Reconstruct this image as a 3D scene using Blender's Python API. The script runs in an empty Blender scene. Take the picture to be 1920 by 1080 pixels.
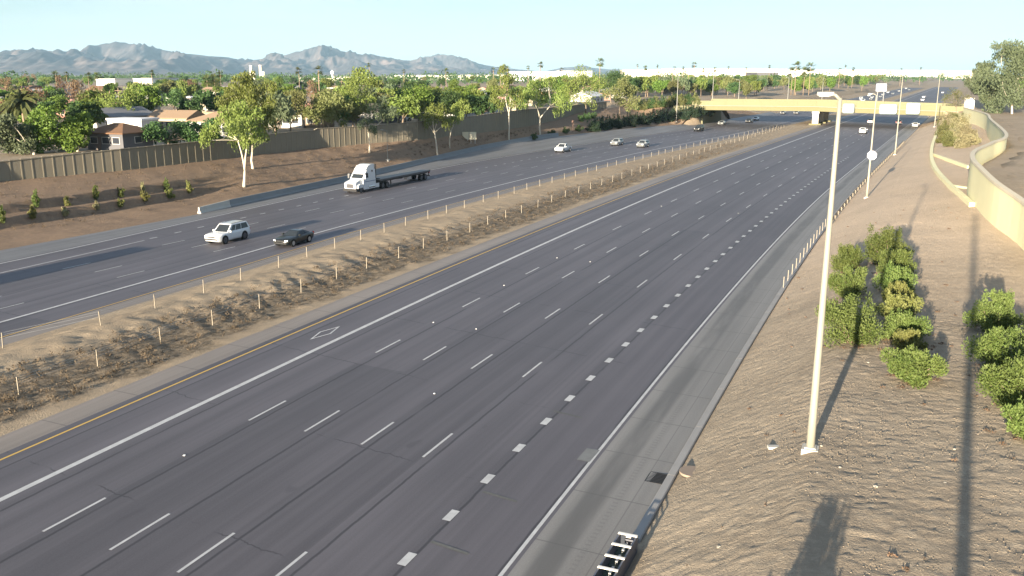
import bpy, bmesh, math, random
import numpy as np
from mathutils import Vector, Matrix, Euler
C = bpy.context.scene
COL = C.collection
rnd = random.Random(7)
PI = math.pi
# ---------------------------------------------------------------- camera geometry
F=1658.0; HOR=138.0; H=17.4
PIT=math.atan((540-HOR)/F); CP,SP=math.cos(PIT),math.sin(PIT)
cd=bpy.data.cameras.new('camera'); cam=bpy.data.objects.new('camera',cd); COL.objects.link(cam)
cam.location=(0,0,H); cam.rotation_euler=(PI/2-PIT,0,0)
cd.sensor_width=36; cd.lens=36*F/1920; cd.clip_start=.1; cd.clip_end=60000
C.camera=cam
# ---------------------------------------------------------------- light
SUN_AZ=math.radians(27.2); SUN_EL=math.radians(8.3)     # shadows fall towards SUN_AZ (from +Y to +X)
to_sun=Vector((-math.sin(SUN_AZ)*math.cos(SUN_EL),-math.cos(SUN_AZ)*math.cos(SUN_EL),math.sin(SUN_EL)))
sl=bpy.data.lights.new('sun','SUN'); sl.energy=5.0; sl.angle=math.radians(.5); sl.color=(1,.85,.64)
so=bpy.data.objects.new('sun',sl); COL.objects.link(so); so.rotation_euler=to_sun.to_track_quat('Z','Y').to_euler()
W=bpy.data.worlds.new('World'); C.world=W; W.use_nodes=True
wt=W.node_tree; wn=wt.nodes; wl=wt.links
bg=wn['Background']; sky=wn.new('ShaderNodeTexSky'); sky.sky_type='NISHITA'; sky.sun_disc=False
sky.sun_elevation=SUN_EL; sky.sun_rotation=math.atan2(to_sun.x,to_sun.y); sky.air_density=1.0; sky.dust_density=.4; sky.ozone_density=3.0
# thin high cloud veil over the whole sky
tc=wn.new('ShaderNodeTexCoord'); mp=wn.new('ShaderNodeMapping'); mp.inputs['Scale'].default_value=(1.2,1.2,7)
no=wn.new('ShaderNodeTexNoise'); no.inputs['Scale'].default_value=1.7; no.inputs['Detail'].default_value=5; no.inputs['Roughness'].default_value=.55
rp=wn.new('ShaderNodeValToRGB'); rp.color_ramp.elements[0].position=.42; rp.color_ramp.elements[1].position=.72
rp.color_ramp.elements[0].color=(.22,.22,.22,1); rp.color_ramp.elements[1].color=(.86,.86,.86,1)
mx=wn.new('ShaderNodeMix'); mx.data_type='RGBA'; mx.inputs[7].default_value=(3.85,4.35,5.0,1)
wl.new(tc.outputs['Generated'],mp.inputs[0]); wl.new(mp.outputs[0],no.inputs['Vector']); wl.new(no.outputs['Fac'],rp.inputs[0])
wl.new(rp.outputs[0],mx.inputs[0]); wl.new(sky.outputs[0],mx.inputs[6]); wl.new(mx.outputs[2],bg.inputs[0])
bg.inputs[1].default_value=.05
vs=C.view_settings; vs.view_transform='Standard'; vs.look='None'; vs.exposure=2.13; vs.gamma=1; vs.use_curve_mapping=False
C.cycles.max_bounces=6; C.cycles.diffuse_bounces=2; C.cycles.glossy_bounces=2; C.cycles.transmission_bounces=4; C.cycles.volume_bounces=0; C.cycles.transparent_max_bounces=6
# ---------------------------------------------------------------- road axis: (s along, d to the right)
X0=-31.0; HD=.3807; K=5e-4; SC=180.0; HE=HD+K*SC
CX=X0+(math.cos(HD)-math.cos(HE))/K; CY=(math.sin(HE)-math.sin(HD))/K
def axis(s):
    if s<=0: return X0+s*math.sin(HD), s*math.cos(HD), HD
    if s<SC:
        t=HD+K*s; return X0+(math.cos(HD)-math.cos(t))/K,(math.sin(t)-math.sin(HD))/K,t
    return CX+(s-SC)*math.sin(HE), CY+(s-SC)*math.cos(HE), HE
def xy(s,d):
    x,y,t=axis(s); return x+d*math.cos(t), y-d*math.sin(t)
def sd(x,y):
    a=(x-X0)*math.sin(HD)+y*math.cos(HD)
    if a<=0: return a,(x-X0)*math.cos(HD)-y*math.sin(HD)
    b=(x-CX)*math.sin(HE)+(y-CY)*math.cos(HE)
    if b>=0: return SC+b,(x-CX)*math.cos(HE)-(y-CY)*math.sin(HE)
    R=1/K; ox=X0+R*math.cos(HD); oy=-R*math.sin(HD); vx,vy=x-ox,y-oy
    return (math.atan2(vy,-vx)-HD)/K, R-math.hypot(vx,vy)
# ---------------------------------------------------------------- lie of the land
def lerp(t,x):
    if x<=t[0][0]: return t[0][1]
    for (a,b),(c,d) in zip(t,t[1:]):
        if x<=c:
            return b+(d-b)*(x-a)/(c-a)
    return t[-1][1]
def sm(a,b,x):
    t=min(1,max(0,(x-a)/(b-a))); return t*t*(3-2*t)
HOVL=[(-80,-27.3),(0,-28.3),(54,-29.1),(76,-29.6),(94,-30.4),(118,-30.8),(153,-31.0),(209,-30.4),(252,-28.7),(294,-26.8),(400,-25),(700,-25)]
EOFF=[(-80,-18.3),(76,-18.3),(97,-18.8),(121,-20.2),(137,-21.2),(165,-22.3),(200,-22),(240,-21),(330,-18.6),(700,-18)]
OUT=[(-80,-51),(0,-52.5),(72,-53.6),(98,-52.4),(132,-55.6),(190,-61),(225,-61.5),(270,-58),(330,-49.5),(400,-47),(700,-46)]
TOE=[(-80,-58),(76,-59.5),(98,-59.2),(128,-61.2),(160,-62.2),(190,-62.8),(230,-63),(270,-60.5),(330,-52),(400,-49.5),(700,-48)]
LWALL=[(-80,-80),(40,-79),(89,-76.2),(105,-73.2),(121,-72.2),(143,-72.2),(152,-71.7),(159,-70),(172,-66.5),(189,-65.8),(210,-66.2),(222,-67.2),(252,-70.5),(298,-79),(312,-78.5),(420,-80),(700,-80)]
RW=[(-80,40),(700,31)]   # replaced below by the true line of the right hand wall
RT=[(2100,505),(1990,432),(1920,376),(1869,341),(1838,312),(1824,296),(1829,281),(1861,266),(1887,251),(1858,223),(1848,212),(1808,201)]
ZTOP=[6.3,6.7,7.1,7.6,8.0,8.15,8.2,8.2,8.2,8.0,7.9,7.9]
def zg(s): return .003*min(s,200)
def zl(s): return -.05-.35*sm(180,320,s)
def zramp(s): return 1.4*sm(125,230,s)*(1-.6*sm(260,360,s))
def zf(s,d):
    zr=zg(s); e=.027*(1-.6*sm(180,380,s))
    if -9.2<=d<=21.2: return zr-e*d
    if d>21.2:
        z0=zr-e*21.2; w=lerp(RW,s)
        zc=z0+(2.6-z0)*min(1,(d-21.2)/6.0) if d<27.2 else 2.6+(.25+1.25*sm(70,125,s))*min(1,(d-27.2)/10)
        if d>w: zc=max(zc,3.4)+2.3*sm(w,w+1.0,d)
        return zc
    h=lerp(HOVL,s); dm=h+5.2
    a=zr+e*9.2; b=zl(s)
    if d>dm:
        u=(-9.2-d)/(-9.2-dm)
        return a+(b-a)*u+.75*(sm(.05,.62,u) if u<.62 else 1-sm(.66,1.0,u))
    eL=h+lerp(EOFF,s); o=lerp(OUT,s); t=lerp(TOE,s); w=lerp(LWALL,s)
    if d>eL: return b
    zo=b+zramp(s)
    if d>o: return b+(zo-b)*(eL-d)/max(.5,eL-o)
    if d>t: return zo-.15*sm(0,1,(o-d)/max(.3,o-t))
    zo-=.15
    zw=4+1.5*sm(225,300,s)
    if d>w:
        q=(t-d)/(t-w)
        q0=q; q=max(0,q-.0024*(s-88))
        p1=.10*min(1,q/.28)+.25*min(1,max(0,(q-.28)/.015))+.04*min(1,max(0,(q-.295)/.105))+.25*min(1,max(0,(q-.40)/.015))+.36*min(1,max(0,(q-.415)/.585))
        p2=q0*(1.25-.25*q0)
        k=sm(104,124,s)
        return zo+(zw-zo)*(p1*(1-k)+p2*k)
    return zw+(5.6-zw)*min(1,(w-d)/1.5)
BU=(math.cos(HE),-math.sin(HE)); BV=(math.sin(HE),math.cos(HE)); PX,PY=101.1,300.0
def appr(x,y,z):
    t=(x-PX)*BU[0]+(y-PY)*BU[1]; v=(x-PX)*BV[0]+(y-PY)*BV[1]
    if t<-38 or t>39:
        top=7.1-1.6*sm(38,170,-t) if t<0 else 6.6-1.1*sm(39,150,t)
        e=max(0,-v+1,v-27)
        z=max(z,top-e/2.2)
    return z
def zt(x,y):
    s,d=sd(x,y); z=zf(s,d)
    return appr(x,y,z) if 200<y<460 else z
def ground(px,py):
    rx,ry,rz=ray(px,py)
    t=20; prev=t
    while t<3000:
        x,y,z=rx*t,ry*t,H+rz*t
        if z<zt(x,y): break
        prev=t; t+=.4+t*.002
    lo,hi=prev,t
    for _ in range(30):
        m=(lo+hi)/2; x,y,z=rx*m,ry*m,H+rz*m
        if z<zt(x,y): hi=m
        else: lo=m
    return x,y,z
def ray(px,py):
    a,b=(px-960)/F,-(py-540)/F
    # cam basis: right X, fwd (0,CP,-SP), up (0,SP,CP)
    return a, CP+b*SP, -SP+b*CP
def at(px,py,z):
    x,y,w=ray(px,py); t=(z-H)/w
    return x*t,y*t
def atD(px,py,D):  # at forward distance y=D
    x,y,w=ray(px,py); t=D/y
    return x*t,D,H+w*t
def pix(x,y,z):
    z-=H; d=y*CP-z*SP; u=y*SP+z*CP
    return 960+F*x/d,540-F*u/d

RWP=[(*at(px,py,z),z) for (px,py),z in zip(RT,ZTOP)]
_q=sorted(sd(p[0],p[1]) for p in RWP)
RW=[(-80,_q[0][1]+2.5)]+_q+[(_q[-1][0]+30,31),(700,31)]
# ---------------------------------------------------------------- node materials
class G:
    def __init__(s,name):
        s.m=bpy.data.materials.new(name); s.m.use_nodes=True; s.t=s.m.node_tree; s.n=s.t.nodes; s.b=s.n['Principled BSDF']
        s.out=s.n['Material Output']
    def add(s,t,**k):
        n=s.n.new(t)
        for a,v in k.items(): setattr(n,a,v)
        return n
    def put(s,sock,v):
        if isinstance(v,bpy.types.NodeSocket): s.t.links.new(v,sock)
        elif isinstance(v,(tuple,list)) and len(v)==3 and sock.type=='RGBA': sock.default_value=(*v,1)
        else: sock.default_value=v
    def math(s,op,a,b=None,c=None,clamp=False):
        n=s.add('ShaderNodeMath',operation=op,use_clamp=clamp); s.put(n.inputs[0],a)
        if b is not None: s.put(n.inputs[1],b)
        if c is not None: s.put(n.inputs[2],c)
        return n.outputs[0]
    def mix(s,f,a,b,mode='MIX'):
        n=s.add('ShaderNodeMix',data_type='RGBA',blend_type=mode); s.put(n.inputs[0],f); s.put(n.inputs[6],a); s.put(n.inputs[7],b); return n.outputs[2]
    def pos(s): return s.add('ShaderNodeNewGeometry').outputs['Position']
    def obj(s): return s.add('ShaderNodeTexCoord').outputs['Object']
    def uv(s): return s.add('ShaderNodeTexCoord').outputs['UV']
    def mapping(s,v,scale=(1,1,1),rot=(0,0,0)):
        n=s.add('ShaderNodeMapping'); s.put(n.inputs[0],v); n.inputs['Scale'].default_value=scale; n.inputs['Rotation'].default_value=rot; return n.outputs[0]
    def noise(s,v,scale,detail=3,rough=.55,dist=0):
        n=s.add('ShaderNodeTexNoise'); s.put(n.inputs['Vector'],v); n.inputs['Scale'].default_value=scale; n.inputs['Detail'].default_value=detail; n.inputs['Roughness'].default_value=rough; n.inputs['Distortion'].default_value=dist
        return n.outputs['Fac']
    def ramp(s,f,a,b):   # smooth 0..1 between a and b
        n=s.add('ShaderNodeMapRange',interpolation_type='SMOOTHSTEP'); s.put(n.inputs[0],f); n.inputs[1].default_value=a; n.inputs[2].default_value=b; return n.outputs[0]
    def sep(s,v):
        n=s.add('ShaderNodeSeparateXYZ'); s.put(n.inputs[0],v); return n.outputs
    def bump(s,h,strength,dist):
        n=s.add('ShaderNodeBump'); s.put(n.inputs['Height'],h); n.inputs['Strength'].default_value=strength; n.inputs['Distance'].default_value=dist
        s.t.links.new(n.outputs[0],s.b.inputs['Normal'])
    def base(s,c,rough=.8,spec=.3,metal=0):
        s.put(s.b.inputs['Base Color'],c); s.put(s.b.inputs['Roughness'],rough); s.b.inputs['Specular IOR Level'].default_value=spec; s.b.inputs['Metallic'].default_value=metal
        return s.m
def plain(name,c,rough=.6,var=.12,scale=2.0,spec=.3,metal=0,bump=0,local=True):
    g=G(name); p=g.obj() if local else g.pos(); n=g.noise(p,scale,4)
    lo=tuple(x*(1-var) for x in c); hi=tuple(min(1,x*(1+var)) for x in c)
    if bump: g.bump(n,.5,bump)
    return g.base(g.mix(n,lo,hi),rough,spec,metal)
def dirt(name,a,b,c,bs=.05,streak=None,fine=9,scrub=False,far=None):
    g=G(name); p=g.pos()
    if far: uv=g.uv(); su,_,_=g.sep(uv); k=g.ramp(g.math('ADD',su,g.math('MULTIPLY',g.math('SUBTRACT',g.noise(p,.08,3),.5),40.0)),58,118); a=g.mix(k,a,far); b=g.mix(k,b,tuple(v*.88 for v in far)); c1=g.mix(k,c,tuple(v*1.08 for v in far))  # lightens with distance along the road: sunlit glare put into the soil colour
    else: c1=c
    n1=g.noise(p,.12,4,.6); n2=g.noise(p,1.7,5,.65); n3=g.noise(p,fine,4,.7)
    col=g.mix(g.ramp(n1,.35,.65),a,b); col=g.mix(g.math('MULTIPLY',g.ramp(n2,.45,.7),.7),col,c1)
    col=g.mix(g.math('MULTIPLY',g.ramp(n3,.35,.75),.45),col,tuple(x*.55 for x in c))
    col=g.mix(g.math('MULTIPLY',g.ramp(n3,.52,.8),.35),col,tuple(min(1,x*1.5) for x in c))
    if scrub:   # weed tufts and a darker brown low on the side nearest the camera
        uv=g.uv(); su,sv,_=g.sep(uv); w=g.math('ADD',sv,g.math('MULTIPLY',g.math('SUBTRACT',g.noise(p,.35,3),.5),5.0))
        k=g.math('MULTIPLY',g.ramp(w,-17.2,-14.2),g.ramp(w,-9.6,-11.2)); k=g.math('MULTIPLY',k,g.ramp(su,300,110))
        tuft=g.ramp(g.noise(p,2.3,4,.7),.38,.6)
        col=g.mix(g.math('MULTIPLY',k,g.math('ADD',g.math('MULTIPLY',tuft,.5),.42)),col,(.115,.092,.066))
    g.bump(g.math('ADD',g.math('MULTIPLY',n2,.6),n3),.9,bs)
    return g.base(col,.95,.1)
def leafmat(name,a,b,c=None,rough=.6):
    g=G(name); p=g.pos(); oi=g.add('ShaderNodeObjectInfo')
    n=g.noise(p,.55,2); n2=g.noise(p,5.0,1)
    col=g.mix(g.ramp(n,.35,.65),a,b); col=g.mix(g.math('MULTIPLY',g.ramp(n2,.4,.7),.5),col,c or b)
    hs=g.add('ShaderNodeHueSaturation'); g.put(hs.inputs['Color'],col)
    g.put(hs.inputs['Value'],g.math('ADD',g.math('MULTIPLY',oi.outputs['Random'],.5),.75)); g.put(hs.inputs['Hue'],g.math('ADD',g.math('MULTIPLY',oi.outputs['Random'],.03),.485))
    g.base(hs.outputs[0],rough,.25)
    tr=g.add('ShaderNodeBsdfTranslucent'); g.put(tr.inputs[0],hs.outputs[0]); ms=g.add('ShaderNodeMixShader'); ms.inputs[0].default_value=.35
    g.t.links.new(g.b.outputs[0],ms.inputs[1]); g.t.links.new(tr.outputs[0],ms.inputs[2]); g.t.links.new(ms.outputs[0],g.out.inputs[0])
    return g.m
def roadmat(name,base,lane0,lanew,seed,seams=True,stain=False):
    g=G(name); uv=g.uv(); x,y,_=g.sep(uv)
    st=g.noise(g.mapping(uv,(.012,.9,1)),1.0,4,.6); st2=g.noise(g.mapping(uv,(.05,2.5,1)),1.0,3,.6); bl=g.noise(g.mapping(uv,(.06,.12,1)),1.0,4,.6); fine=g.noise(uv,14,3,.7)
    f=g.math('ADD',g.math('MULTIPLY',st,.9),g.math('MULTIPLY',st2,.35)); f=g.math('ADD',f,g.math('MULTIPLY',bl,.5))
    col=g.mix(g.ramp(f,.6,1.15),tuple(v*.76 for v in base),tuple(v*1.22 for v in base))
    # lighter lane centres' edges, darker oil strip in the middle of each lane
    ph=g.math('FRACT',g.math('DIVIDE',g.math('SUBTRACT',y,lane0+seed*.0),lanew))
    oil=g.ramp(g.math('ABSOLUTE',g.math('SUBTRACT',ph,.5)),.16,.0)
    col=g.mix(g.math('MULTIPLY',oil,g.math('MULTIPLY',st,.5)),col,tuple(v*.6 for v in base))
    col=g.mix(g.math('MULTIPLY',g.ramp(fine,.4,.75),.25),col,tuple(v*1.6 for v in base))
    if seams:
        wob=g.math('MULTIPLY',g.math('SUBTRACT',g.noise(g.mapping(uv,(.5,.2,1)),1.0,4,.7),.5),.05)
        sh=g.math('FRACT',g.math('ADD',g.math('DIVIDE',g.math('SUBTRACT',y,lane0+.45),lanew),wob))
        dist=g.math('MINIMUM',sh,g.math('SUBTRACT',1.0,sh))
        seam=g.math('MULTIPLY',g.ramp(dist,.028,.008),g.ramp(g.noise(g.mapping(uv,(.09,.28,1)),1.0,3),.33,.45))
        cell=g.math('FLOOR',g.math('DIVIDE',g.math('SUBTRACT',y,lane0),lanew))
        off=g.math('FRACT',g.math('MULTIPLY',g.math('SINE',g.math('MULTIPLY',cell,12.9)),43.7))
        wob2=g.math('MULTIPLY',g.math('SUBTRACT',g.noise(g.mapping(uv,(.25,.9,1)),1.0,4,.7),.5),.07)
        u=g.math('FRACT',g.math('ADD',g.math('ADD',g.math('DIVIDE',x,9.3),g.math('ADD',g.math('MULTIPLY',off,.0),g.math('MULTIPLY',y,.012))),wob2))
        du=g.math('MINIMUM',u,g.math('SUBTRACT',1.0,u))
        crk=g.math('MULTIPLY',g.ramp(du,.0065,.0015),g.ramp(g.noise(g.mapping(uv,(.05,.22,1)),1.0,2),.47,.55))
        k=g.math('MAXIMUM',g.math('MULTIPLY',seam,.75),g.math('MULTIPLY',crk,.7))
        col=g.mix(k,col,tuple(v*.28 for v in base))
        tint=g.math('ADD',.90,g.math('MULTIPLY',g.math('FRACT',g.math('ADD',off,g.math('MULTIPLY',g.math('SINE',g.math('MULTIPLY',g.math('FLOOR',g.math('DIVIDE',x,55.8)),7.7)),9.1))),.2))
        hv=g.add('ShaderNodeHueSaturation'); g.put(hv.inputs['Color'],col); g.put(hv.inputs['Value'],tint); col=hv.outputs[0]
        blot=g.ramp(g.noise(g.mapping(uv,(.35,.7,1)),1.0,2,.5),.70,.78)
        col=g.mix(g.math('MULTIPLY',blot,.4),col,tuple(v*.5 for v in base))
    else:
        jx=g.math('FRACT',g.math('DIVIDE',x,4.6)); jd=g.math('MINIMUM',jx,g.math('SUBTRACT',1.0,jx)); col=g.mix(g.math('MULTIPLY',g.ramp(jd,.012,.004),.55),col,tuple(v*.35 for v in base))
        if stain:
            wv=g.math('ADD',y,g.math('MULTIPLY',g.math('SUBTRACT',g.noise(g.mapping(uv,(.05,.3,1)),1.0,4,.6),.5),.7))
            sb=g.math('MULTIPLY',g.ramp(wv,17.9,18.3),g.ramp(wv,19.3,18.95)); sn=g.ramp(g.noise(g.mapping(uv,(.07,.5,1)),1.0,4,.65),.25,.6)
            col=g.mix(g.math('MULTIPLY',sb,g.math('MULTIPLY',sn,.75)),col,tuple(v*.42 for v in base))
            jy=g.math('ABSOLUTE',g.math('SUBTRACT',y,20.15)); col=g.mix(g.math('MULTIPLY',g.ramp(jy,.035,.012),.5),col,tuple(v*.4 for v in base))
            ru=g.math('MULTIPLY',g.ramp(g.math('ABSOLUTE',g.math('SUBTRACT',y,19.55)),.13,.09),g.ramp(g.math('SINE',g.math('MULTIPLY',x,20.0)),.1,.6)); col=g.mix(g.math('MULTIPLY',ru,.3),col,tuple(v*.5 for v in base))
    g.bump(fine,.25,.01)
    return g.base(col,.62,.5)
# ---------------------------------------------------------------- noise for real relief
def hsh(i,j,k):
    n=(i*374761393+j*668265263+k*1442695041)&0x7fffffff
    n=(n^(n>>13))*1274126177&0x7fffffff
    return ((n^(n>>16))&0xffff)/65535.0
def vnoise(x,y,k=0):
    x=np.asarray(x,float); y=np.asarray(y,float)
    i=np.floor(x).astype(np.int64); j=np.floor(y).astype(np.int64); u=x-i; v=y-j; u=u*u*(3-2*u); v=v*v*(3-2*v)
    return (hsh(i,j,k)*(1-u)+hsh(i+1,j,k)*u)*(1-v)+(hsh(i,j+1,k)*(1-u)+hsh(i+1,j+1,k)*u)*v
def fbm(x,y,o=4,k=0,g=.5):
    a=0;t=0;w=1
    for q in range(o): a=a+w*vnoise(np.asarray(x)*2**q,np.asarray(y)*2**q,k+q); t+=w; w*=g
    return a/t
# ---------------------------------------------------------------- mesh helpers
class MB:
    def __init__(s): s.v=[]; s.f=[]
    def quad(s,*p):
        b=len(s.v); s.v+= [tuple(q) for q in p]; s.f.append(tuple(range(b,b+len(p)))); return s
    def box(s,x0,x1,y0,y1,z0,z1,M=None):
        b=len(s.v)
        P=[(x,y,z) for z in (z0,z1) for x,y in ((x0,y0),(x1,y0),(x1,y1),(x0,y1))]
        if M is not None: P=[tuple(M@Vector(p)) for p in P]
        s.v+=P
        for f in ((3,2,1,0),(4,5,6,7),(0,1,5,4),(1,2,6,5),(2,3,7,6),(3,0,4,7)): s.f.append(tuple(b+i for i in f))
        return s
    def loft(s,secs,cap=True):
        b=len(s.v); n=len(secs[0])
        for q in secs: s.v+=[tuple(p) for p in q]
        for i in range(len(secs)-1):
            for j in range(n):
                k=(j+1)%n; s.f.append((b+i*n+j,b+i*n+k,b+(i+1)*n+k,b+(i+1)*n+j))
        if cap: s.f.append(tuple(b+j for j in reversed(range(n)))); s.f.append(tuple(b+(len(secs)-1)*n+j for j in range(n)))
        return s
    def tube(s,pts,rad,n=7):
        secs=[]; pts=[Vector(p) for p in pts]
        for i,p in enumerate(pts):
            d=(pts[min(i+1,len(pts)-1)]-pts[max(i-1,0)]).normalized()
            a=d.cross(Vector((.31,.95,.05))).normalized() if abs(d.y)<.9 else d.cross(Vector((1,0,0))).normalized(); c=d.cross(a)
            r=rad[i] if isinstance(rad,(list,tuple)) else rad
            secs.append([p+(a*math.cos(2*PI*k/n)+c*math.sin(2*PI*k/n))*r for k in range(n)])
        return s.loft(secs)
    def disc(s,c,ax,r,h,n=14):   # short cylinder about an axis 'x','y' or 'z'
        secs=[]
        for t in (-h/2,h/2):
            q=[]
            for k in range(n):
                a=2*PI*k/n; u,w=r*math.cos(a),r*math.sin(a)
                q.append({'x':(c[0]+t,c[1]+u,c[2]+w),'y':(c[0]+u,c[1]+t,c[2]+w),'z':(c[0]+u,c[1]+w,c[2]+t)}[ax])
            secs.append(q)
        return s.loft(secs)
    def mesh(s,name,mat=None,smooth=False):
        me=bpy.data.meshes.new(name); me.from_pydata(s.v,[],s.f)
        if mat: me.materials.append(mat)
        bm=bmesh.new(); bm.from_mesh(me); bmesh.ops.recalc_face_normals(bm,faces=bm.faces); bm.to_mesh(me); bm.free()
        if smooth: me.polygons.foreach_set('use_smooth',[True]*len(me.polygons))
        return me
def link(name,me,parent=None,loc=None,rz=0):
    o=bpy.data.objects.new(name,me); COL.objects.link(o)
    if parent: o.parent=parent
    if loc: o.location=loc
    if rz: o.rotation_euler=(0,0,rz)
    return o
def part(name,mb,mat,parent,smooth=False,label=None):
    o=link(name,mb.mesh(name,mat,smooth) if isinstance(mb,MB) else mb,parent)
    if label: o['label']=label
    return o
def tag(o,label,cat,group=None):
    o['label']=label; o['category']=cat
    if group: o['group']=group
    return o
def thing(name,label,cat,loc,rz=0,group=None):
    o=link(name,None,None,loc,rz); return tag(o,label,cat,group)
def kids(o): return [c for c in o.children]
def copy_tree(o,parent=None):
    c=o.copy(); COL.objects.link(c); c.parent=parent
    for ch in kids(o): copy_tree(ch,c)
    return c
def setting(o,kind='structure'): o['kind']=kind; return o
def npmesh(name,V,Fq,mat,uv=None,smooth=False):
    V=np.asarray(V,np.float32); Fq=np.asarray(Fq,np.int32); n=Fq.shape[1]
    me=bpy.data.meshes.new(name); me.vertices.add(len(V)); me.vertices.foreach_set('co',V.ravel())
    me.loops.add(Fq.size); me.loops.foreach_set('vertex_index',Fq.ravel()); me.polygons.add(len(Fq))
    me.polygons.foreach_set('loop_start',np.arange(0,Fq.size,n,dtype=np.int32)); me.polygons.foreach_set('loop_total',np.full(len(Fq),n,np.int32))
    if uv is not None:
        u=me.uv_layers.new(name='UVMap'); u.data.foreach_set('uv',np.asarray(uv,np.float32)[Fq.ravel()].ravel())
    if smooth: me.polygons.foreach_set('use_smooth',np.ones(len(Fq),bool))
    me.update(calc_edges=True); me.validate()
    if mat: me.materials.append(mat)
    return me
def sheet(name,S,Dfun,nd,mat,zfun,smooth=True,relief=None):
    """grid in (s, fraction across); Dfun(s)->(d0,d1) with d1>d0"""
    V=[];UV=[]
    for s in S:
        a,b=Dfun(s)
        for j in range(nd+1):
            d=a+(b-a)*j/nd; x,y=xy(s,d); V.append((x,y,zfun(s,d))); UV.append((s,d))
    V=np.array(V); UV=np.array(UV)
    if relief is not None: V[:,2]+=relief(V[:,0],V[:,1],UV[:,0],UV[:,1])
    n=nd+1; i=np.arange(len(S)-1)[:,None]*n+np.arange(nd)[None]; i=i.ravel()
    Fq=np.stack([i,i+1,i+n+1,i+n],1)
    return setting(link(name,npmesh(name,V,Fq[:,::-1] if False else Fq,mat,UV,smooth)))
def steps(*segs):   # (a,b,step)...
    o=[]
    for a,b,st in segs:
        n=max(1,round((b-a)/st)); o+=[a+(b-a)*i/n for i in range(n)]
    return o+[segs[-1][1]]
# ---------------------------------------------------------------- setting: ground, roads
ASPH=(.090,.082,.090)
M_road=roadmat('asphalt_westbound',ASPH,0.0,3.35,0)
M_road2=roadmat('asphalt_eastbound',(.088,.081,.091),-.1,3.6,1)
M_conc=roadmat('shoulder_concrete',(.205,.195,.183),0,40,2,False,True)
M_tanconc=roadmat('median_shoulder',(.21,.18,.155),0,50,3,False)
M_ramp=roadmat('ramp_asphalt',(.145,.143,.145),0,50,4,False)
M_white=plain('road_paint_white',(.46,.46,.46),.7,.3,2.2,local=False); M_yellow=plain('road_paint_yellow',(.55,.36,.10),.7,.15,1.5,local=False)
M_dirtR=dirt('gravel_tan',(.345,.285,.215),(.27,.222,.168),(.41,.34,.255),.08,far=(.58,.455,.335))  # the paler far tone is painted glare, not another soil
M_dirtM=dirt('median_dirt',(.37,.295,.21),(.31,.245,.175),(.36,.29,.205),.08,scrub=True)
M_dirtL=dirt('embankment_dirt',(.25,.178,.125),(.20,.145,.105),(.30,.215,.145),.10,fine=5)
M_ground=dirt('yard_ground',(.36,.285,.21),(.30,.24,.17),(.42,.34,.25),.05)
M_concw=plain('concrete_light',(.40,.385,.35),.85,.15,.8,local=False); M_concg=plain('concrete_grey',(.27,.265,.26),.85,.15,.6,local=False)
def zroad(s,d): return zf(s,min(21.2,max(-9.2,d)))+.0
# base ground sheet (one sheet to the horizon, cut low under the corridor)
Sg=steps((-400,-90,60),(-90,440,5),(440,900,20),(900,3000,150),(3000,20000,1500))
Dg=[-14000,-9000,-5000,-2500,-1200,-700,-400,-250,-160,-120]+steps((-100,-44,1.4),(-44,21.5,6),(21.5,60,1.4))+[70,90,130,250,500,900,1500]
V=[];UV=[]
for s in Sg:
    for d in Dg:
        x,y=xy(s,d); w=lerp(LWALL,s); r=lerp(RW,s)
        if s<-90 or s>=440:
            ss=max(-80,min(s,700)); z=zf(ss,d)
            if d<-9.2 and d>-60: z=min(z,zl(ss)-.02)
        else: z=zt(x,y)
        if s<425 and w-.8<d<r+2.6: z=min(z-.9,2.0) if d>r else z-.9
        elif s>=425 and -48<d<21: z-=.25
        V.append((x,y,z))
n=len(Dg); i=(np.arange(len(Sg)-1)[:,None]*n+np.arange(n-1)[None]).ravel()
ground_o=setting(link('ground',npmesh('ground',V,np.stack([i,i+1,i+n+1,i+n],1),M_ground,smooth=True)))
SR=steps((-80,-8,8),(-8,200,2),(200,440,6),(440,1300,60))
# westbound carriageway
road=sheet('westbound_road',SR,lambda s:(-7.6,17.55),12,M_road,zroad)
medsh=sheet('median_shoulder',SR,lambda s:(-9.35,-7.6),2,M_tanconc,lambda s,d:zroad(s,d))
rsh=sheet('right_shoulder',SR,lambda s:(17.55,21.0),4,M_conc,lambda s,d:zroad(s,d)-.0)
# eastbound carriageway
SL=steps((-80,440,4),(440,1300,60))
E2=lambda s:lerp(HOVL,s)+lerp(EOFF,s)
road2=sheet('eastbound_road',SL,lambda s:(E2(s)-.4,lerp(HOVL,s)+3.7),12,M_road2,lambda s,d:zl(s))
# this road's lane pattern follows its own edge: shift the uv
uvl=road2.data.uv_layers[0].data
a=np.zeros(len(uvl)*2,np.float32); uvl.foreach_get('uv',a); a=a.reshape(-1,2); a[:,1]-=np.array([lerp(HOVL,q) for q in a[:,0]]); uvl.foreach_set('uv',a.ravel())
sheet('eastbound_median_shoulder',SL,lambda s:(lerp(HOVL,s)+3.7,lerp(HOVL,s)+5.35),2,M_tanconc,lambda s,d:zl(s))
sheet('exit_ramp',steps((-80,440,3)),lambda s:(lerp(OUT,s)-.05,E2(s)-.4),4,M_ramp,lambda s,d:zl(s) if s<90 else zf(s,min(max(d,lerp(OUT,s)+.01),E2(s)-.001)))
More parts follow.
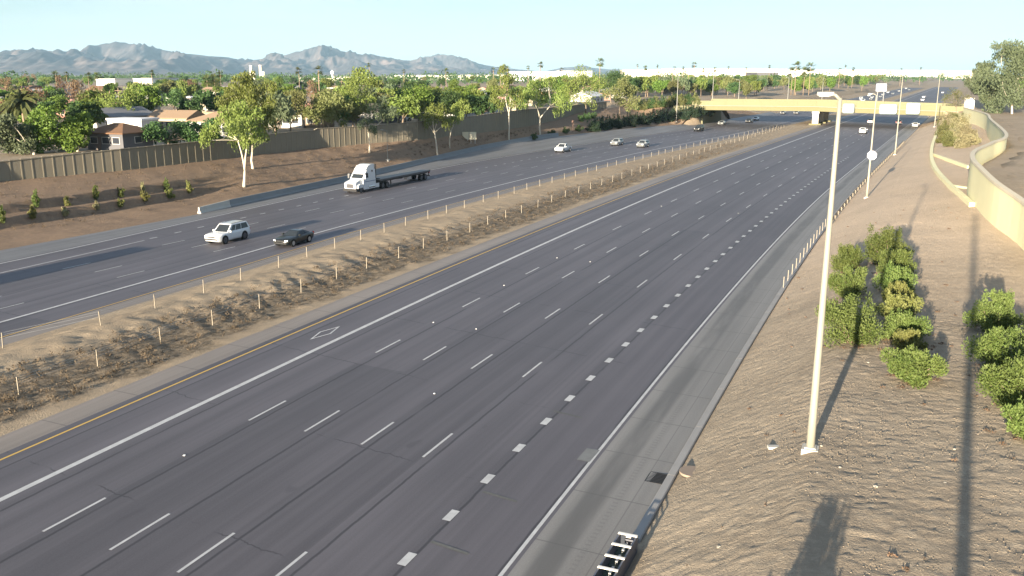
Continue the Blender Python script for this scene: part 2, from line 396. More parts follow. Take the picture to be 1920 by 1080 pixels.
# median ridge with washed-out gullies on the near side
def relM(x,y,s,d):
    dm=np.array([lerp(HOVL,q)+5.2 for q in s]); u=(-9.2-d)/(-9.2-dm)
    edge=np.clip(np.minimum(u,1-u)*8,0,1)
    near=np.clip(1-np.abs(u-.40)/.3,0,1)
    gul=np.abs(fbm(s*.95+d*.55,d*.22,2,3)-.5)*2.6; gul2=np.abs(vnoise(s*2.1+d*.5,d*.5,5)-.5)*2
    amt=np.clip(1.25-np.abs(s-68)/36,.15,1)
    lump=fbm(s*1.2,d*1.2,4,9)-.5
    return edge*(near*amt*(-np.clip(1-gul,0,1)**3*.20-(1-gul2)**3*.08)+lump*.20+(fbm(x*5,y*5,2,11)-.5)*.05)
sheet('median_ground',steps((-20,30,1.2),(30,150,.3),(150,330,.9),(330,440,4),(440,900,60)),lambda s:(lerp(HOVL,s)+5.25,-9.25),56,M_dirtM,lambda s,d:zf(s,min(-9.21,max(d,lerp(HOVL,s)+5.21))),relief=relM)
# gravel slope beside the camera
def relR(x,y,s,d):
    e=np.clip((d-21.3)/.8,0,1)
    ca,sa=math.cos(.12),math.sin(.12)
    rip=fbm((x*ca-y*sa)*.55,(x*sa+y*ca)*1.9,4,21)-.5; f=fbm(x*4.6,y*5.6,3,31)-.5; big=fbm(x*.12,y*.2,3,41)-.5; f2=vnoise(x*5.1,y*6.3,35)-.5
    near=np.clip((150-s)/60,.25,1)
    return e*(rip*.02*near+f*.075*near+f2*.035*near+big*.16)
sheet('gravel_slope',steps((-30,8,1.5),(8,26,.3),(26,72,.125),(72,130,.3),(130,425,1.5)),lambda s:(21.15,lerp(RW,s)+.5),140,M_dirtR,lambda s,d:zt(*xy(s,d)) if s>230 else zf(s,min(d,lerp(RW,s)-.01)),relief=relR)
sheet('bank_behind_wall',steps((-30,330,2.5)),lambda s:(lerp(RW,s)+.3,lerp(RW,s)+5.5),8,M_ground,lambda s,d:max(zf(s,d),zt(*xy(s,d))) if s>200 else zf(s,d),relief=lambda x,y,s,d:(fbm(x*.6,y*.6,3,71)-.5)*.2)
# far bank
def relL(x,y,s,d):
    return (fbm(x*.5,y*.5,4,51)-.5)*.35*1+(fbm(x*2.2,y*2.2,3,61)-.5)*.14
sheet('embankment',steps((-80,30,3),(30,200,.7),(200,425,1.5)),lambda s:(lerp(LWALL,s)-.3,lerp(OUT,s)-.03),110,M_dirtL,lambda s,d:zt(*xy(s,max(d,lerp(LWALL,s)+.02))),relief=lambda x,y,s,d:relL(x,y,s,d)*np.clip((np.array([lerp(OUT,q) for q in s])-d)/1.2,0,1)*np.clip((s-60)/110,.35,1),smooth=False)
# ---- paint: solid lines ride 6 mm above their road
def stripe(name,S,dfun,w,mat,zfun,parent):
    V=[];n=len(S)
    for s in S:
        d=dfun(s)
        for q in (-w/2,w/2):
            x,y=xy(s,d+q); V.append((x,y,zfun(s,d+q)+.008))
    i=np.arange(n-1)*2
    o=link(name,npmesh(name,V,np.stack([i,i+1,i+3,i+2],1),mat)); o.parent=parent; return o
zL=lambda s,d:zl(s)
S1=steps((-20,200,2),(200,440,6),(440,1300,60))
stripe('carpool_lane_line',S1,lambda s:-3.72,.30,M_white,zroad,road)
stripe('yellow_edge_line',S1,lambda s:-7.05,.13,M_yellow,zroad,road)
stripe('white_edge_line',S1,lambda s:17.32,.15,M_white,zroad,road)
S2=steps((-80,440,4),(440,1300,60))
stripe('carpool_lane_line',S2,lambda s:lerp(HOVL,s),.26,M_white,zL,road2)
stripe('yellow_edge_line',S2,lambda s:lerp(HOVL,s)+3.45,.12,M_yellow,zL,road2)
stripe('white_edge_line',S2,lambda s:E2(s)+.05,.20,M_white,zL,road2)
stripe('solid_lane_line',steps((-80,82,4)),lambda s:lerp(HOVL,s)-14.5-.002*max(0,s-20),.15,M_white,zL,road2)
def dash_mesh(L,w,mat,name): return MB().quad((-w/2,-L/2,0),(w/2,-L/2,0),(w/2,L/2,0),(-w/2,L/2,0)).mesh(name,mat)
dm1=dash_mesh(3.05,.125,M_white,'lane_dash'); dm2=dash_mesh(.92,.36,M_white,'lane_dot'); dm3=dash_mesh(1.0,.22,M_white,'lane_dot')
def dash(me,s,d,zfun,parent,name,cross=0.,slew=0.):
    x,y=xy(s,d); _,_,t=axis(s); o=link(name,me,parent)
    R=Matrix.Rotation(-t+slew,4,'Z')@Matrix.Rotation(cross,4,'Y')
    o.matrix_local=Matrix.Translation((x,y,zfun(s,d)+.010))@R
cnt=0
for i,s0 in enumerate((35.2,35.3,35.2,35.25)):
    kk=1-K*3.35*i
    for j in range(-3,22):
        s=s0+12.192/kk*j
        if s>-5: dash(dm1,s,3.35*i,zroad,road,'lane_dash',.027*(1-.6*sm(180,380,s)))
for j in range(70):
    s=34.3+3.66*j
    if s<215: dash(dm2,s,13.72,zroad,road,'lane_dot',.027)
for off,w0 in ((-3.35,0),(-6.95,0),(-10.75,0)):
    base={-3.35:57.1,-6.95:70.2,-10.75:70.0}[off]
    for j in range(-4,21):
        s=base+12.3*j; dd=lerp(HOVL,s)+off-(.12 if s>100 else 0)
        if s>20: dash(dm1,s,dd,zL,road2,'lane_dash',0,-(lerp(HOVL,s+5)-lerp(HOVL,s-5))/10*-1)
for j in range(64):
    s=83.5+3.66*j; dash(dm3,s,lerp(HOVL,s)-14.8-.2*sm(90,200,s),zL,road2,'lane_dot',0,(lerp(HOVL,s+5)-lerp(HOVL,s-5))/10)
# carpool diamond
px0,py0,_=ground(610,624); s0,d0=sd(px0,py0); x,y=xy(s0,d0); _,_,t=axis(s0)
mb=MB(); L,w,th=1.75,.46,.12
out=[(0,-L),(w,0),(0,L),(-w,0)]; inn=[(0,-L+th*3.2),(w-th,0),(0,L-th*3.2),(-w+th,0)]
for k in range(4):
    a,b=out[k],out[(k+1)%4]; c,e=inn[(k+1)%4],inn[k]; mb.quad((*a,0),(*b,0),(*c,0),(*e,0))
o=part('carpool_diamond',mb,M_white,road); o.matrix_local=Matrix.Translation((x,y,zroad(s0,d0)+.010))@Matrix.Rotation(-t,4,'Z')@Matrix.Rotation(.027,4,'Y')
# raised pavement markers
mm=MB().box(-.05,.05,-.05,.05,0,.025).mesh('lane_marker',plain('marker_white',(.75,.75,.72),.5))
for i in range(4):
    for j in range(-2,9):
        s=35.2+12.192*(j+.5)
        if rnd.random()<.16:
            x,y=xy(s,3.35*i+rnd.uniform(-.05,.05)); link('lane_marker',mm,road,(x,y,zroad(s,3.35*i)))
# faint old paint bars in the outer lane
M_fade=plain('worn_paint',(.115,.115,.11),.8,.3,6,local=False)
for px,py in ((1065,777),(937,931),(843,1027)):
    x,y,_=ground(px,py); s,d=sd(x,y); o=part('worn_paint_bar',MB().quad((-.85,-.09,0),(.85,-.09,0),(.85,.09,0),(-.85,.09,0)),M_fade,road)
    _,_,t=axis(s); o.matrix_local=Matrix.Translation((x,y,zroad(s,d)+.008))@Matrix.Rotation(-t-.12,4,'Z')@Matrix.Rotation(.027,4,'Y')
x,y,_=ground(1103,853); s,d=sd(x,y); _,_,t=axis(s)
o=part('road_patch',MB().quad((-.32,-.75,0),(.3,-.75,0),(.34,.75,0),(-.3,.7,0)),plain('patch_concrete',(.17,.175,.175),.85,.2,3,local=False),road); o.matrix_local=Matrix.Translation((x,y,zroad(s,d)+.013))@Matrix.Rotation(-t,4,'Z')@Matrix.Rotation(.027,4,'Y')
# kerb, in poured lengths
ks=steps((42.7,330,6.1))
kerb_root=setting(link('kerb',None))
for a,b in zip(ks,ks[1:]):
    mb=MB(); secs=[]
    for s in (a+.02,(a+b)/2,b-.02):
        q=[]
        for dd,dz in ((20.98,-.10),(21.02,.20),(21.06,.235),(21.36,.245),(21.40,.20),(21.42,-.45)):
            x,y=xy(s,dd); q.append((x,y,zf(s,21.0)+dz))
        secs.append(q)
    part('kerb_length',mb.loft(secs),M_concg,kerb_root)
# storm drain inlet
x,y,_=ground(1232,896); s,d=sd(x,y); _,_,t=axis(s); zz=zroad(s,20.55)
dr=thing('drain_grate','black drain inlet grate in the concrete shoulder against the kerb','drain',(*xy(s,20.55),zz),-t)
M_black=plain('iron_black',(.018,.018,.02),.6)
part('frame',MB().box(-.42,.42,-.55,-.5,-.02,.012).box(-.42,.42,.5,.55,-.02,.012).box(-.42,-.37,-.5,.5,-.02,.012).box(.37,.42,-.5,.5,-.02,.012),M_black,dr)
for k in range(7): part('grate_bar',MB().box(-.37,.37,-.44+k*.14,-.38+k*.14,-.02,.009),M_black,dr)
part('pit',MB().quad((-.37,-.5,.004),(.37,-.5,.004),(.37,.5,.004),(-.37,.5,.004)),plain('pit_black',(.006,.006,.006),.9),dr)
# ---------------------------------------------------------------- sound walls
M_wallL=plain('sound_wall_brown',(.20,.178,.135),.9,.12,.5,local=False); M_pil=plain('sound_wall_rib',(.225,.20,.15),.9,.12,.8,local=False)
M_wallR=plain('sound_wall_cream',(.74,.70,.44),.9,.08,.35,local=False); M_capR=plain('wall_cap_cream',(.56,.50,.38),.9,.1,.6,local=False)
def pxwall():   # far wall: base and top measured along its run  (s, d, z base, height)
    return [(-60,-79.5,3.2,2.3),(40,-78,4,2.3),(89,-76.2,4,2.4),(105,-73.2,4,2.85),(121,-72.2,4,3.0),(143,-72.2,4,3.2),(146.5,-72.1,4,3.15),(147,-72.1,4,3.45),(159,-70,4,3.25),(172,-66.5,4,3.6),(189,-65.8,4,3.7),(210,-66.2,4,4.2),(222,-67.2,4,4.2),(252,-70.5,4.5,3.4),(298,-79,5.3,2.2),(312,-78.5,5.6,2.2)]
lw=pxwall(); pts=[]
for (a,b) in zip(lw,lw[1:]):
    n=max(1,round(math.dist(xy(a[0],a[1]),xy(b[0],b[1]))/1.45))
    for k in range(n):
        t=k/n; q=[a[i]+(b[i]-a[i])*t for i in range(4)]; pts.append((*xy(q[0],q[1]),q[2],q[3]))
pts.append((*xy(lw[-1][0],lw[-1][1]),lw[-1][2],lw[-1][3]))
swall=thing('sound_wall','long brown ribbed sound wall above the dirt embankment beyond the far lanes','sound wall',(*pts[0][:2],0))
ox,oy=pts[0][:2]
for k,(a,b) in enumerate(zip(pts,pts[1:])):
    dx,dy=b[0]-a[0],b[1]-a[1]; L=math.hypot(dx,dy)
    if L<.05: continue
    R=Matrix.Translation((a[0]-ox,a[1]-oy,0))@Matrix.Rotation(math.atan2(dy,dx),4,'Z')
    zb=min(a[2],b[2])-1.6; zt_=(a[2]+a[3]+b[2]+b[3])/2
    if (a[2]-1.2)<0: pass
    part('panel',MB().box(.075,L-.075,-.06,.06,zb,zt_,R),M_wallL,swall)
    part('rib',MB().box(-.075,.075,-.10,.10,zb,zt_+.02,R),M_pil,swall)
    part('cap',MB().box(.0,L,-.17,.17,zt_+.022,zt_+.14,R),M_wallL,swall)
# snaking cream wall on the right
def smoothline(P,step):
    P=[Vector(p) for p in P]; out=[]
    for i in range(len(P)-1):
        p0,p1,p2,p3=P[max(0,i-1)],P[i],P[i+1],P[min(len(P)-1,i+2)]
        n=max(1,round((p2-p1).length/step))
        for k in range(n):
            t=k/n; out.append(.5*((2*p1)+(p2-p0)*t+(2*p0-5*p1+4*p2-p3)*t*t+(3*p1-p0-3*p2+p3)*t**3))
    return out+[P[-1]]
P3=RWP
cl=smoothline(P3,2.2)
cw=thing('sound_wall','tall cream sound wall snaking along the top of the right hand gravel slope','sound wall',(cl[0].x,cl[0].y,0))
def nrm(k):
    a=cl[max(0,k-1)]; b=cl[min(len(cl)-1,k+1)]; d=Vector((b.x-a.x,b.y-a.y,0)).normalized(); return Vector((d.y,-d.x,0))
def wseg(k,w,lo,hi):
    secs=[]
    for q in (k,k+1):
        p=Vector((cl[q].x-cl[0].x,cl[q].y-cl[0].y,0)); m=nrm(q); t=cl[q].z
        if q==k+1: p=p-Vector((m.y,-m.x,0))*0
        secs.append([p-m*w+Vector((0,0,lo(t))),p+m*w+Vector((0,0,lo(t))),p+m*w+Vector((0,0,hi(t))),p-m*w+Vector((0,0,hi(t)))])
    return MB().loft(secs)
for k in range(len(cl)-1):
    part('panel',wseg(k,.14,lambda t:-.5,lambda t:t-.26),M_wallR,cw); part('cap',wseg(k,.25,lambda t:t-.255,lambda t:t),M_capR,cw)
RWALL=cl
# low curb wall that parts from it and its cross walls
def lowwall(nm,label,pxs,h,w,z=None):
    P=[Vector(ground(*p)) for p in pxs]; L_=smoothline(P,2.0)
    t=thing(nm,label,'low wall',tuple(L_[0])); mb=MB(); o=L_[0]
    for k,(a,b) in enumerate(zip(L_,L_[1:])):
        dx,dy=b.x-a.x,b.y-a.y; L=math.hypot(dx,dy)
        R=Matrix.Translation((a.x-o.x,a.y-o.y,a.z-o.z))@Matrix.Rotation(math.atan2(dy,dx),4,'Z')@Matrix.Rotation(-math.atan2(b.z-a.z,L),4,'Y')
        part('wall_length',MB().box(0.004,L+.02,-w/2,w/2,-.5,h+.003*(k%2),R),M_wallR,t)
    return t
lowwall('low_curb_wall','low cream curb wall curving from the sound wall to the bridge',[(1822,388),(1800,368),(1775,345),(1753,318),(1746,294),(1750,268),(1762,240),(1772,222)],.45,.55)
lowwall('low_curb_wall','upper cream cross wall between the curving curb and the sound wall',[(1750,292),(1778,302),(1816,316)],.4,.45)
lowwall('low_curb_wall','lower thin cross wall between the curving curb and the sound wall',[(1776,347),(1790,350),(1818,354)],.2,.35)
# ---------------------------------------------------------------- overpass
M_br=plain('bridge_concrete',(.175,.169,.102),.9,.06,.3,local=False); M_brd=plain('bridge_concrete_girder',(.155,.147,.082),.9,.06,.3,local=False)
br=thing('overpass','long pale yellow concrete road bridge crossing both carriageways','bridge',(PX,PY,0),-HE)
def dz(t): return 8.4+(-.0045*t if t<0 else -.021*t)*1 if t>0 else 8.4+.006*t
TB=steps((-42,0,6),(0,44,6))
for a,b in zip(TB,TB[1:]):
    def seg(y0,y1,zlo,zhi,g=.012):
        return MB().loft([[(t,y0,dz(t)+zlo),(t,y1,dz(t)+zlo),(t,y1,dz(t)+zhi),(t,y0,dz(t)+zhi)] for t in (a+g,b-g)])
    part('parapet',seg(-.15,.15,-1.25,0),M_br,br); part('parapet',seg(25.85,26.15,-1.25,0),M_br,br)
    part('edge_beam',seg(-.38,-.152,-1.62,-1.18,.0),M_br,br)
part('deck',MB().loft([[(t,-.30,dz(t)-1.75),(t,26.3,dz(t)-1.75),(t,26.3,dz(t)-1.26),(t,-.30,dz(t)-1.26)] for t in TB]),M_concg,br)
for k in range(6):
    y0=.05+k*4.95
    part('girder',MB().loft([[(t,y0,dz(t)-3.2),(t,y0+1.1,dz(t)-3.2),(t,y0+1.1,dz(t)-1.76),(t,y0,dz(t)-1.76)] for t in steps((-37.8,38.2,9.5))]),M_brd,br)
for k in range(3):
    y0=.55+k*11.5
    part('pier_column',MB().box(-1.0,1.0,y0,y0+1.8,-.5,dz(0)-3.21),M_concw,br)
    part('pier_footing',MB().box(-1.9,1.9,y0-.5,y0+2.4,-.4,1.15),M_brd,br)
part('pier_cap',MB().box(-1.2,1.2,.4,25.6,dz(0)-3.9,dz(0)-3.205),M_concw,br)
for t0,t1 in ((-45,-37.9),(38.3,45)):
    part('abutment',MB().loft([[(t,-.2,-.6),(t,26.2,-.6),(t,26.2,dz(t)-1.77),(t,-.2,dz(t)-1.77)] for t in (t0,t1)]),M_br,br)
part('wing_wall',MB().loft([[(-38.6,-.75,-.6),(-38.6,-.3,-.6),(-38.6,-.3,dz(-38.6)-1.8),(-38.6,-.75,dz(-38.6)-1.8)],[(-47,-5.5,.6),(-47.3,-5.1,.6),(-47.3,-5.1,dz(-47)-1.6),(-47,-5.5,dz(-47)-1.6)]]),M_br,br)
part('wing_wall',MB().loft([[(39.0,-.75,-.6),(39.0,-.3,-.6),(39.0,-.3,dz(39)-1.6),(39.0,-.75,dz(39)-1.6)],[(45,-8,1.0),(45.4,-7.7,1.0),(45.4,-7.7,dz(45)-1.9),(45,-8,dz(45)-1.9)]]),M_br,br)
def onbridge(px,py,off):   # point of the bridge front face, off metres in front
    rx,ry,rz=ray(px,py); n=BV
    k=((PX-off*n[0])*n[0]+(PY-off*n[1])*n[1])/(rx*n[0]+ry*n[1]); return rx*k,ry*k,H+rz*k
M_sign=plain('sign_face_pale',(.42,.49,.60),.35,.04,.4,.5); M_signb=plain('sign_frame_dark',(.07,.10,.09),.5); M_steel=plain('galvanised_steel',(.42,.43,.43),.45,.1,3,.5,.6)
def gsign(x0,x1,y0,y1,label):
    a=onbridge(x0,y1,1.5); b=onbridge(x1,y1,1.5); c=onbridge(x0,y0,1.5)
    w=math.dist(a[:2],b[:2]); h=c[2]-a[2]; t=thing('guide_sign',label,'road sign',a,-HE,'guide signs on the bridge')
    def rr(x0,x1,z0,z1,r,y0,y1):
        P=[]
        for cx,cz,a0 in ((x1-r,z1-r,0),(x0+r,z1-r,90),(x0+r,z0+r,180),(x1-r,z0+r,270)):
            for k in range(4): an=math.radians(a0+k*30); P.append((cx+r*math.cos(an),cz+r*math.sin(an)))
        return MB().loft([[(x,y0,z) for x,z in P],[(x,y1,z) for x,z in P]])
    part('border',rr(-.26,w+.26,-.26,h+.26,.6,-.02,.06),M_signb,t); part('sign_face',rr(.02,w-.02,.02,h-.02,.4,-.06,-.022),M_sign,t)
    for q in (.2,.8): part('bracket',MB().box(w*q-.08,w*q+.08,.062,1.1,.3,h-.3),M_steel,t)
gsign(1580,1600,195,211,'small pale guide sign on the bridge, leftmost of the three'); gsign(1649,1680,196,212.5,'widest pale guide sign hung mid span on the bridge'); gsign(1699,1723,193.5,213,'squarish pale guide sign on the bridge, rightmost of the three')
# ---------------------------------------------------------------- street lamps
M_pole=plain('lamp_pole_cream',(.27,.26,.215),.55,.08,1.2,.4,.1); M_poleg=plain('lamp_pole_grey',(.24,.24,.225),.55,.08,1.2,.4,.2); M_lum=plain('luminaire_grey',(.27,.27,.25),.5)
def lamp(pxb,pxt,label,arm=2.4,lum=.55,side=-1,r0=.15,z=None,D=None,mat=None,group='street lamps along the freeway',two=False):
    g=ground(*pxb) if D is None else atD(pxb[0],pxb[1],D)
    tp=atD(pxt[0],pxt[1],g[1]); h=tp[2]-g[2]; s,d=sd(g[0],g[1]); th=axis(s)[2]
    o=thing('street_lamp',label,'street lamp',g,-th,group); mat=mat or M_pole
    n=9
    part('pole',MB().tube([(0,0,-.3+ (h+.3)*k/n) for k in range(n+1)],[r0+(r0*.42-r0)*k/n for k in range(n+1)],12),mat,o,True)
    part('base_plate',MB().box(-.32,.32,-.32,.32,-.35,.10).box(-.22,.22,-.22,.22,.10,.16),M_concw,o)
    for sd_ in ((-1,1) if two else (side,)):
        part('arm',MB().tube([(0,0,h-.06),(sd_*arm*.5,0,h+.10),(sd_*arm,0,h+.16)],[r0*.42,r0*.36,r0*.3],8),mat,o,True)
        part('luminaire',MB().loft([[(x,-w,h+.10-q),(x,w,h+.10-q),(x,w*.8,h+.22),(x,-w*.8,h+.22)] for x,w,q in ((sd_*(arm-.1),.07,.0),(sd_*(arm+.08),.15,.05),(sd_*(arm+lum-.1),.14,.05),(sd_*(arm+lum),.06,.0))]),M_lum,o)
    return o,g,h
lamp((1519,843),(1566,184),'tall cream street lamp standing in the gravel nearest the camera',arm=.32,lum=.5,r0=.175)
lo,lg,lh=lamp((1625,371),(1640,178),'cream street lamp carrying a white octagonal sign on its pole',arm=.5,r0=.16)
lamp((1678,290),(1691,144),'third cream street lamp beside the right edge, just before the bridge signs',arm=.4)
lamp((1752,238),(1761,138),'farthest right hand street lamp in front of the bridge abutment',arm=.4)
lamp((727,300),(727,245),'short thin pole standing on the far embankment left of the sign boards',arm=.9,r0=.09,mat=M_poleg)
lamp((1268,228),(1270,142),'grey street lamp beside the dark hedge left of the bridge',arm=.6,side=1,r0=.17,mat=M_poleg)
for px,yt,yb,D in ((1335,132,196,430),(1384,150,194,460),(1476,146,192,520),(1540,143,192,560)):
    lamp((px,yb+6),(px+1,yt),'slim street lamp rising beyond the bridge deck',arm=1.2,D=D,r0=.2,mat=M_poleg,group='lamps beyond the bridge',two=px==1540)
# octagonal sign back, seen from behind, on the second lamp
sx,sy,sz=atD(1635,291,lg[1]); so_=thing('octagonal_sign','white octagonal sign fixed to the second lamp pole','sign',(sx-.1,sy-.25,sz),-.45)
r=.62; P=[(r*math.cos(PI/8+k*PI/4),r*math.sin(PI/8+k*PI/4)) for k in range(8)]
part('sign_face',MB().loft([[(x,-.02,z) for x,z in P],[(x,.02,z) for x,z in P]]),plain('sign_white',(.82,.82,.85),.4),so_)
part('bracket',MB().box(-.05,.05,.022,.22,-.3,.3),M_steel,so_)
# roadside sign boards on the far bank
bx=ground(880,266); _,_,th=axis(sd(bx[0],bx[1])[0]); bs=thing('sign_board','pale two panel sign board on posts on the embankment beside the sound wall','sign',bx,-.1)
M_board=plain('sign_board_cream',(.62,.58,.44),.6,.06,1)
for k,(a,b) in enumerate(((-1.55,-.12),(.05,1.6))):
    part('board',MB().box(a,b,-.06,.0,.55,2.2),M_board,bs)
for a in (-1.3,-.4,.35,1.3): part('post',MB().box(a-.05,a+.05,.005,.1,-.4,2.1),M_steel,bs)
x,y,z=ground(1074,248); sp=thing('sign_post','thin brown sign post at the foot of the far embankment','sign',(x,y,z)); part('post',MB().box(-.06,.06,-.05,.05,-.3,3.3),plain('post_brown',(.16,.10,.08),.7),sp); part('sign_face',MB().box(-.3,.3,-.09,-.055,2.4,3.3),plain('sign_back_brown',(.20,.12,.09),.6),sp)
# ---------------------------------------------------------------- concrete barrier beside the far ramp
bp=[]
for s in steps((98.5,232,6.1)): bp.append((s,lerp(OUT,s)-.35))
b0=xy(*bp[0]); bar=thing('concrete_barrier','long grey concrete barrier starting with a pale tapered end beside the far ramp','barrier',(*b0,0))
M_barr=plain('barrier_bluegrey',(.20,.215,.225),.85,.1,.7,local=False)
for k,(p,q) in enumerate(zip(bp,bp[1:])):
    secs=[]
    for (s,d),e in ((p,.02),(q,-.02)):
        s2=s+e; g=zf(s2,d+.6); X=[]
        hh=.95 if k else (.95 if e<0 else .8)
        for dd,zz in ((-.32,-.3),(.32,-.3),(.32,.08),(.16,.32),(.09,hh),(-.09,hh),(-.16,.32),(-.32,.08)):
            x,y=xy(s2,d+dd); X.append((x-b0[0],y-b0[1],g+zz))
        secs.append(X)
    part('barrier_length',MB().loft(secs),M_barr if k else M_concw,bar)
# ---------------------------------------------------------------- cable barrier posts
M_post=plain('post_pale',(.25,.22,.175),.6,.1,3)
pm=MB().box(-.028,.028,-.024,.024,-.4,.98).box(-.034,.034,-.03,.03,.98,1.02).mesh('cable_post',M_post)
def postrow(rows,label,group,cat='barrier post'):
    for s,d in rows:
        x,y=xy(s+rnd.uniform(-.25,.25),d+rnd.uniform(-.08,.08)); z=zt(x,y); o=link('cable_post',pm,None,(x,y,z)); o.rotation_euler=(rnd.uniform(-.05,.05),rnd.uniform(-.05,.05),-axis(s)[2]); tag(o,label,cat,group)
rA=[(50.0,-23.2)]+[(53.9+4.95*k,lerp(HOVL,53.9+4.95*k)+10.0-1.4*sm(60,100,53.9+4.95*k)-.6*sm(100,200,53.9+4.95*k)) for k in range(52)]
rB=[(43.4+4.9*k,-13.2-.012*max(0,43.4+4.9*k-90)) for k in range(54)]
postrow(rA,'pale slim cable barrier post along the crest on the far side of the median','far row of cable barrier posts'); postrow(rB,'pale slim cable barrier post on the gullied near side of the median','near row of cable barrier posts')
def cable(rows,label):
    mb=MB()
    for h in (.62,.85,1.0): mb.tube([(*xy(s,d),zt(*xy(s,d))+h) for s,d in rows],.006,4)
    o=part('barrier_cable',mb,M_steel,None); tag(o,label,'cable')
cable(rA,'three steel cables strung along the far row of median posts'); cable(rB,'three steel cables strung along the near row of median posts')
# slim white guard posts on the right kerb
for k in range(13):
    s=88+2.75*k; x,y=xy(s,21.2); o=link('guard_post',pm,None,(x,y,zf(s,21.0)+.15)); o.rotation_euler=(0,0,-axis(s)[2]); tag(o,'pale guard post on the right hand kerb behind the nearest street lamp','guard post','guard posts on the kerb')
M_rail=plain('rail_grey',(.26,.25,.23),.6,.1,2)
gs=steps((123,262,3.8)); g0=xy(gs[0],21.55); gr=thing('guard_rail','long grey steel guard rail along the right kerb beyond the guard posts','guard rail',(*g0,0))
for a,b in zip(gs,gs[1:]):
    secs=[]
    for s in (a,b):
        q=[]
        for dd,zz in ((.0,.42),(-.05,.50),(.0,.57),(-.05,.65),(.0,.73),(.03,.73),(.03,.42)):
            x,y=xy(s,21.55+dd); q.append((x-g0[0],y-g0[1],zf(s,21.2)+zz+.12))
        secs.append(q)
    part('rail_beam',MB().loft(secs),M_rail,gr); x,y=xy(a,21.66); zz=zf(a,21.2); part('rail_post',MB().box(x-g0[0]-.06,x-g0[0]+.06,y-g0[1]-.06,y-g0[1]+.06,zz-.6,zz+.82),M_post,gr)
# ---------------------------------------------------------------- crash cushion at the kerb end
a=ground(1127,1085); x,y=xy(39.9,21.15); cx_=thing('crash_cushion','dark steel crash cushion with pale cross bars at the near end of the kerb','crash cushion',(x,y,zf(39.9,20.9)),-axis(40)[2])
M_ccside=plain('cushion_steel',(.13,.135,.16),.5,.12,2,.5,.4); M_ccbar=plain('cushion_bar_white',(.74,.72,.66),.5); M_ccin=plain('cushion_inner_green',(.03,.055,.045),.6)
part('side_rail',MB().box(.30,.36,-6,1.95,.02,.86),M_ccside,cx_); part('side_rail',MB().box(-.36,-.30,-6,1.95,.02,.86),M_ccside,cx_)
for k in range(9):
    y0=1.86-k*.86
    part('cross_bar',MB().box(-.37,.37,y0-.07,y0+.05,.865,.90),M_ccbar,cx_)
    part('bay',MB().box(-.295,.295,y0-.78,y0-.10,.05,.40),M_ccin,cx_); part('strut',MB().box(-.06,.03,y0-.6,y0-.12,.42,.55),M_steel,cx_)
part('nose_plate',MB().box(-.16,.16,2.02,2.30,.10,.62),M_ccside,cx_); part('reflector',MB().box(-.13,.07,2.05,2.22,.63,.66),M_ccbar,cx_)
# ---------------------------------------------------------------- camera mast (behind the lens, its shadow crosses the gravel)
mz=zt(.95,-.7); mast=thing('camera_mast','tall steel mast behind the viewpoint whose shadow crosses the gravel','mast',(.95,-.7,mz))
part('pole',MB().tube([(0,0,-.3),(0,0,6),(0,0,15.6)],[.25,.22,.17],14),M_pole,mast,True); part('arm',MB().box(-.9,.0,-.05,.05,14.0,14.1),M_pole,mast)
# small litter, lids and stones on the gravel
M_stone=plain('stone_pale',(.42,.38,.31),.9,.1,6)
def stone_mesh(sd_):
    r=random.Random(sd_); bm=bmesh.new(); bmesh.ops.create_icosphere(bm,subdivisions=1,radius=1)
    for v in bm.verts: v.co*=r.uniform(.75,1.15); v.co.z*=.6
    me=bpy.data.meshes.new('stone'); bm.to_mesh(me); bm.free(); me.materials.append(M_stone); return me
sm_=[stone_mesh(k) for k in range(3)]
for px,py,r,lb in ((1642,912,.13,'pale stone alone on the open gravel right of the nearest lamp'),(1540,836,.10,'pale stone beside the foot of the nearest lamp'),(1575,876,.08,'small pale stone'),(1533,887,.07,'small pale stone'),(1574,676,.10,'small pale stone'),(1628,680,.11,'small pale stone'),(1650,634,.12,'small pale stone'),(1772,905,.09,'small pale stone'),(1350,1027,.16,'dark edged stone in the bare patch below the nearest lamp'),(1790,842,.08,'small pale stone')):
    g=ground(px,py); o=link('stone',sm_[rnd.randrange(3)],None,g); o.scale=(r*.8,r*.8,r*.8); o.rotation_euler=(0,0,rnd.uniform(0,6))
    tag(o,lb+' scattered on the gravel slope' if lb=='small pale stone' else lb,'stone','small stones on the gravel' if lb=='small pale stone' else None)
g=ground(1297,886); o=part('utility_lid',MB().disc((0,0,.03),'z',.55,.1,20),plain('lid_brown',(.24,.19,.15),.85),None); o.location=g; o.name='cover_slab'; tag(o,'round brownish concrete lid in the gravel beside the drain','lid')
g=ground(1452,839); o=part('valve_box',MB().box(-.28,.28,-.13,.13,-.05,.07),M_concw,None); o.location=g; tag(o,'small pale valve box lid in the gravel left of the nearest lamp','lid')
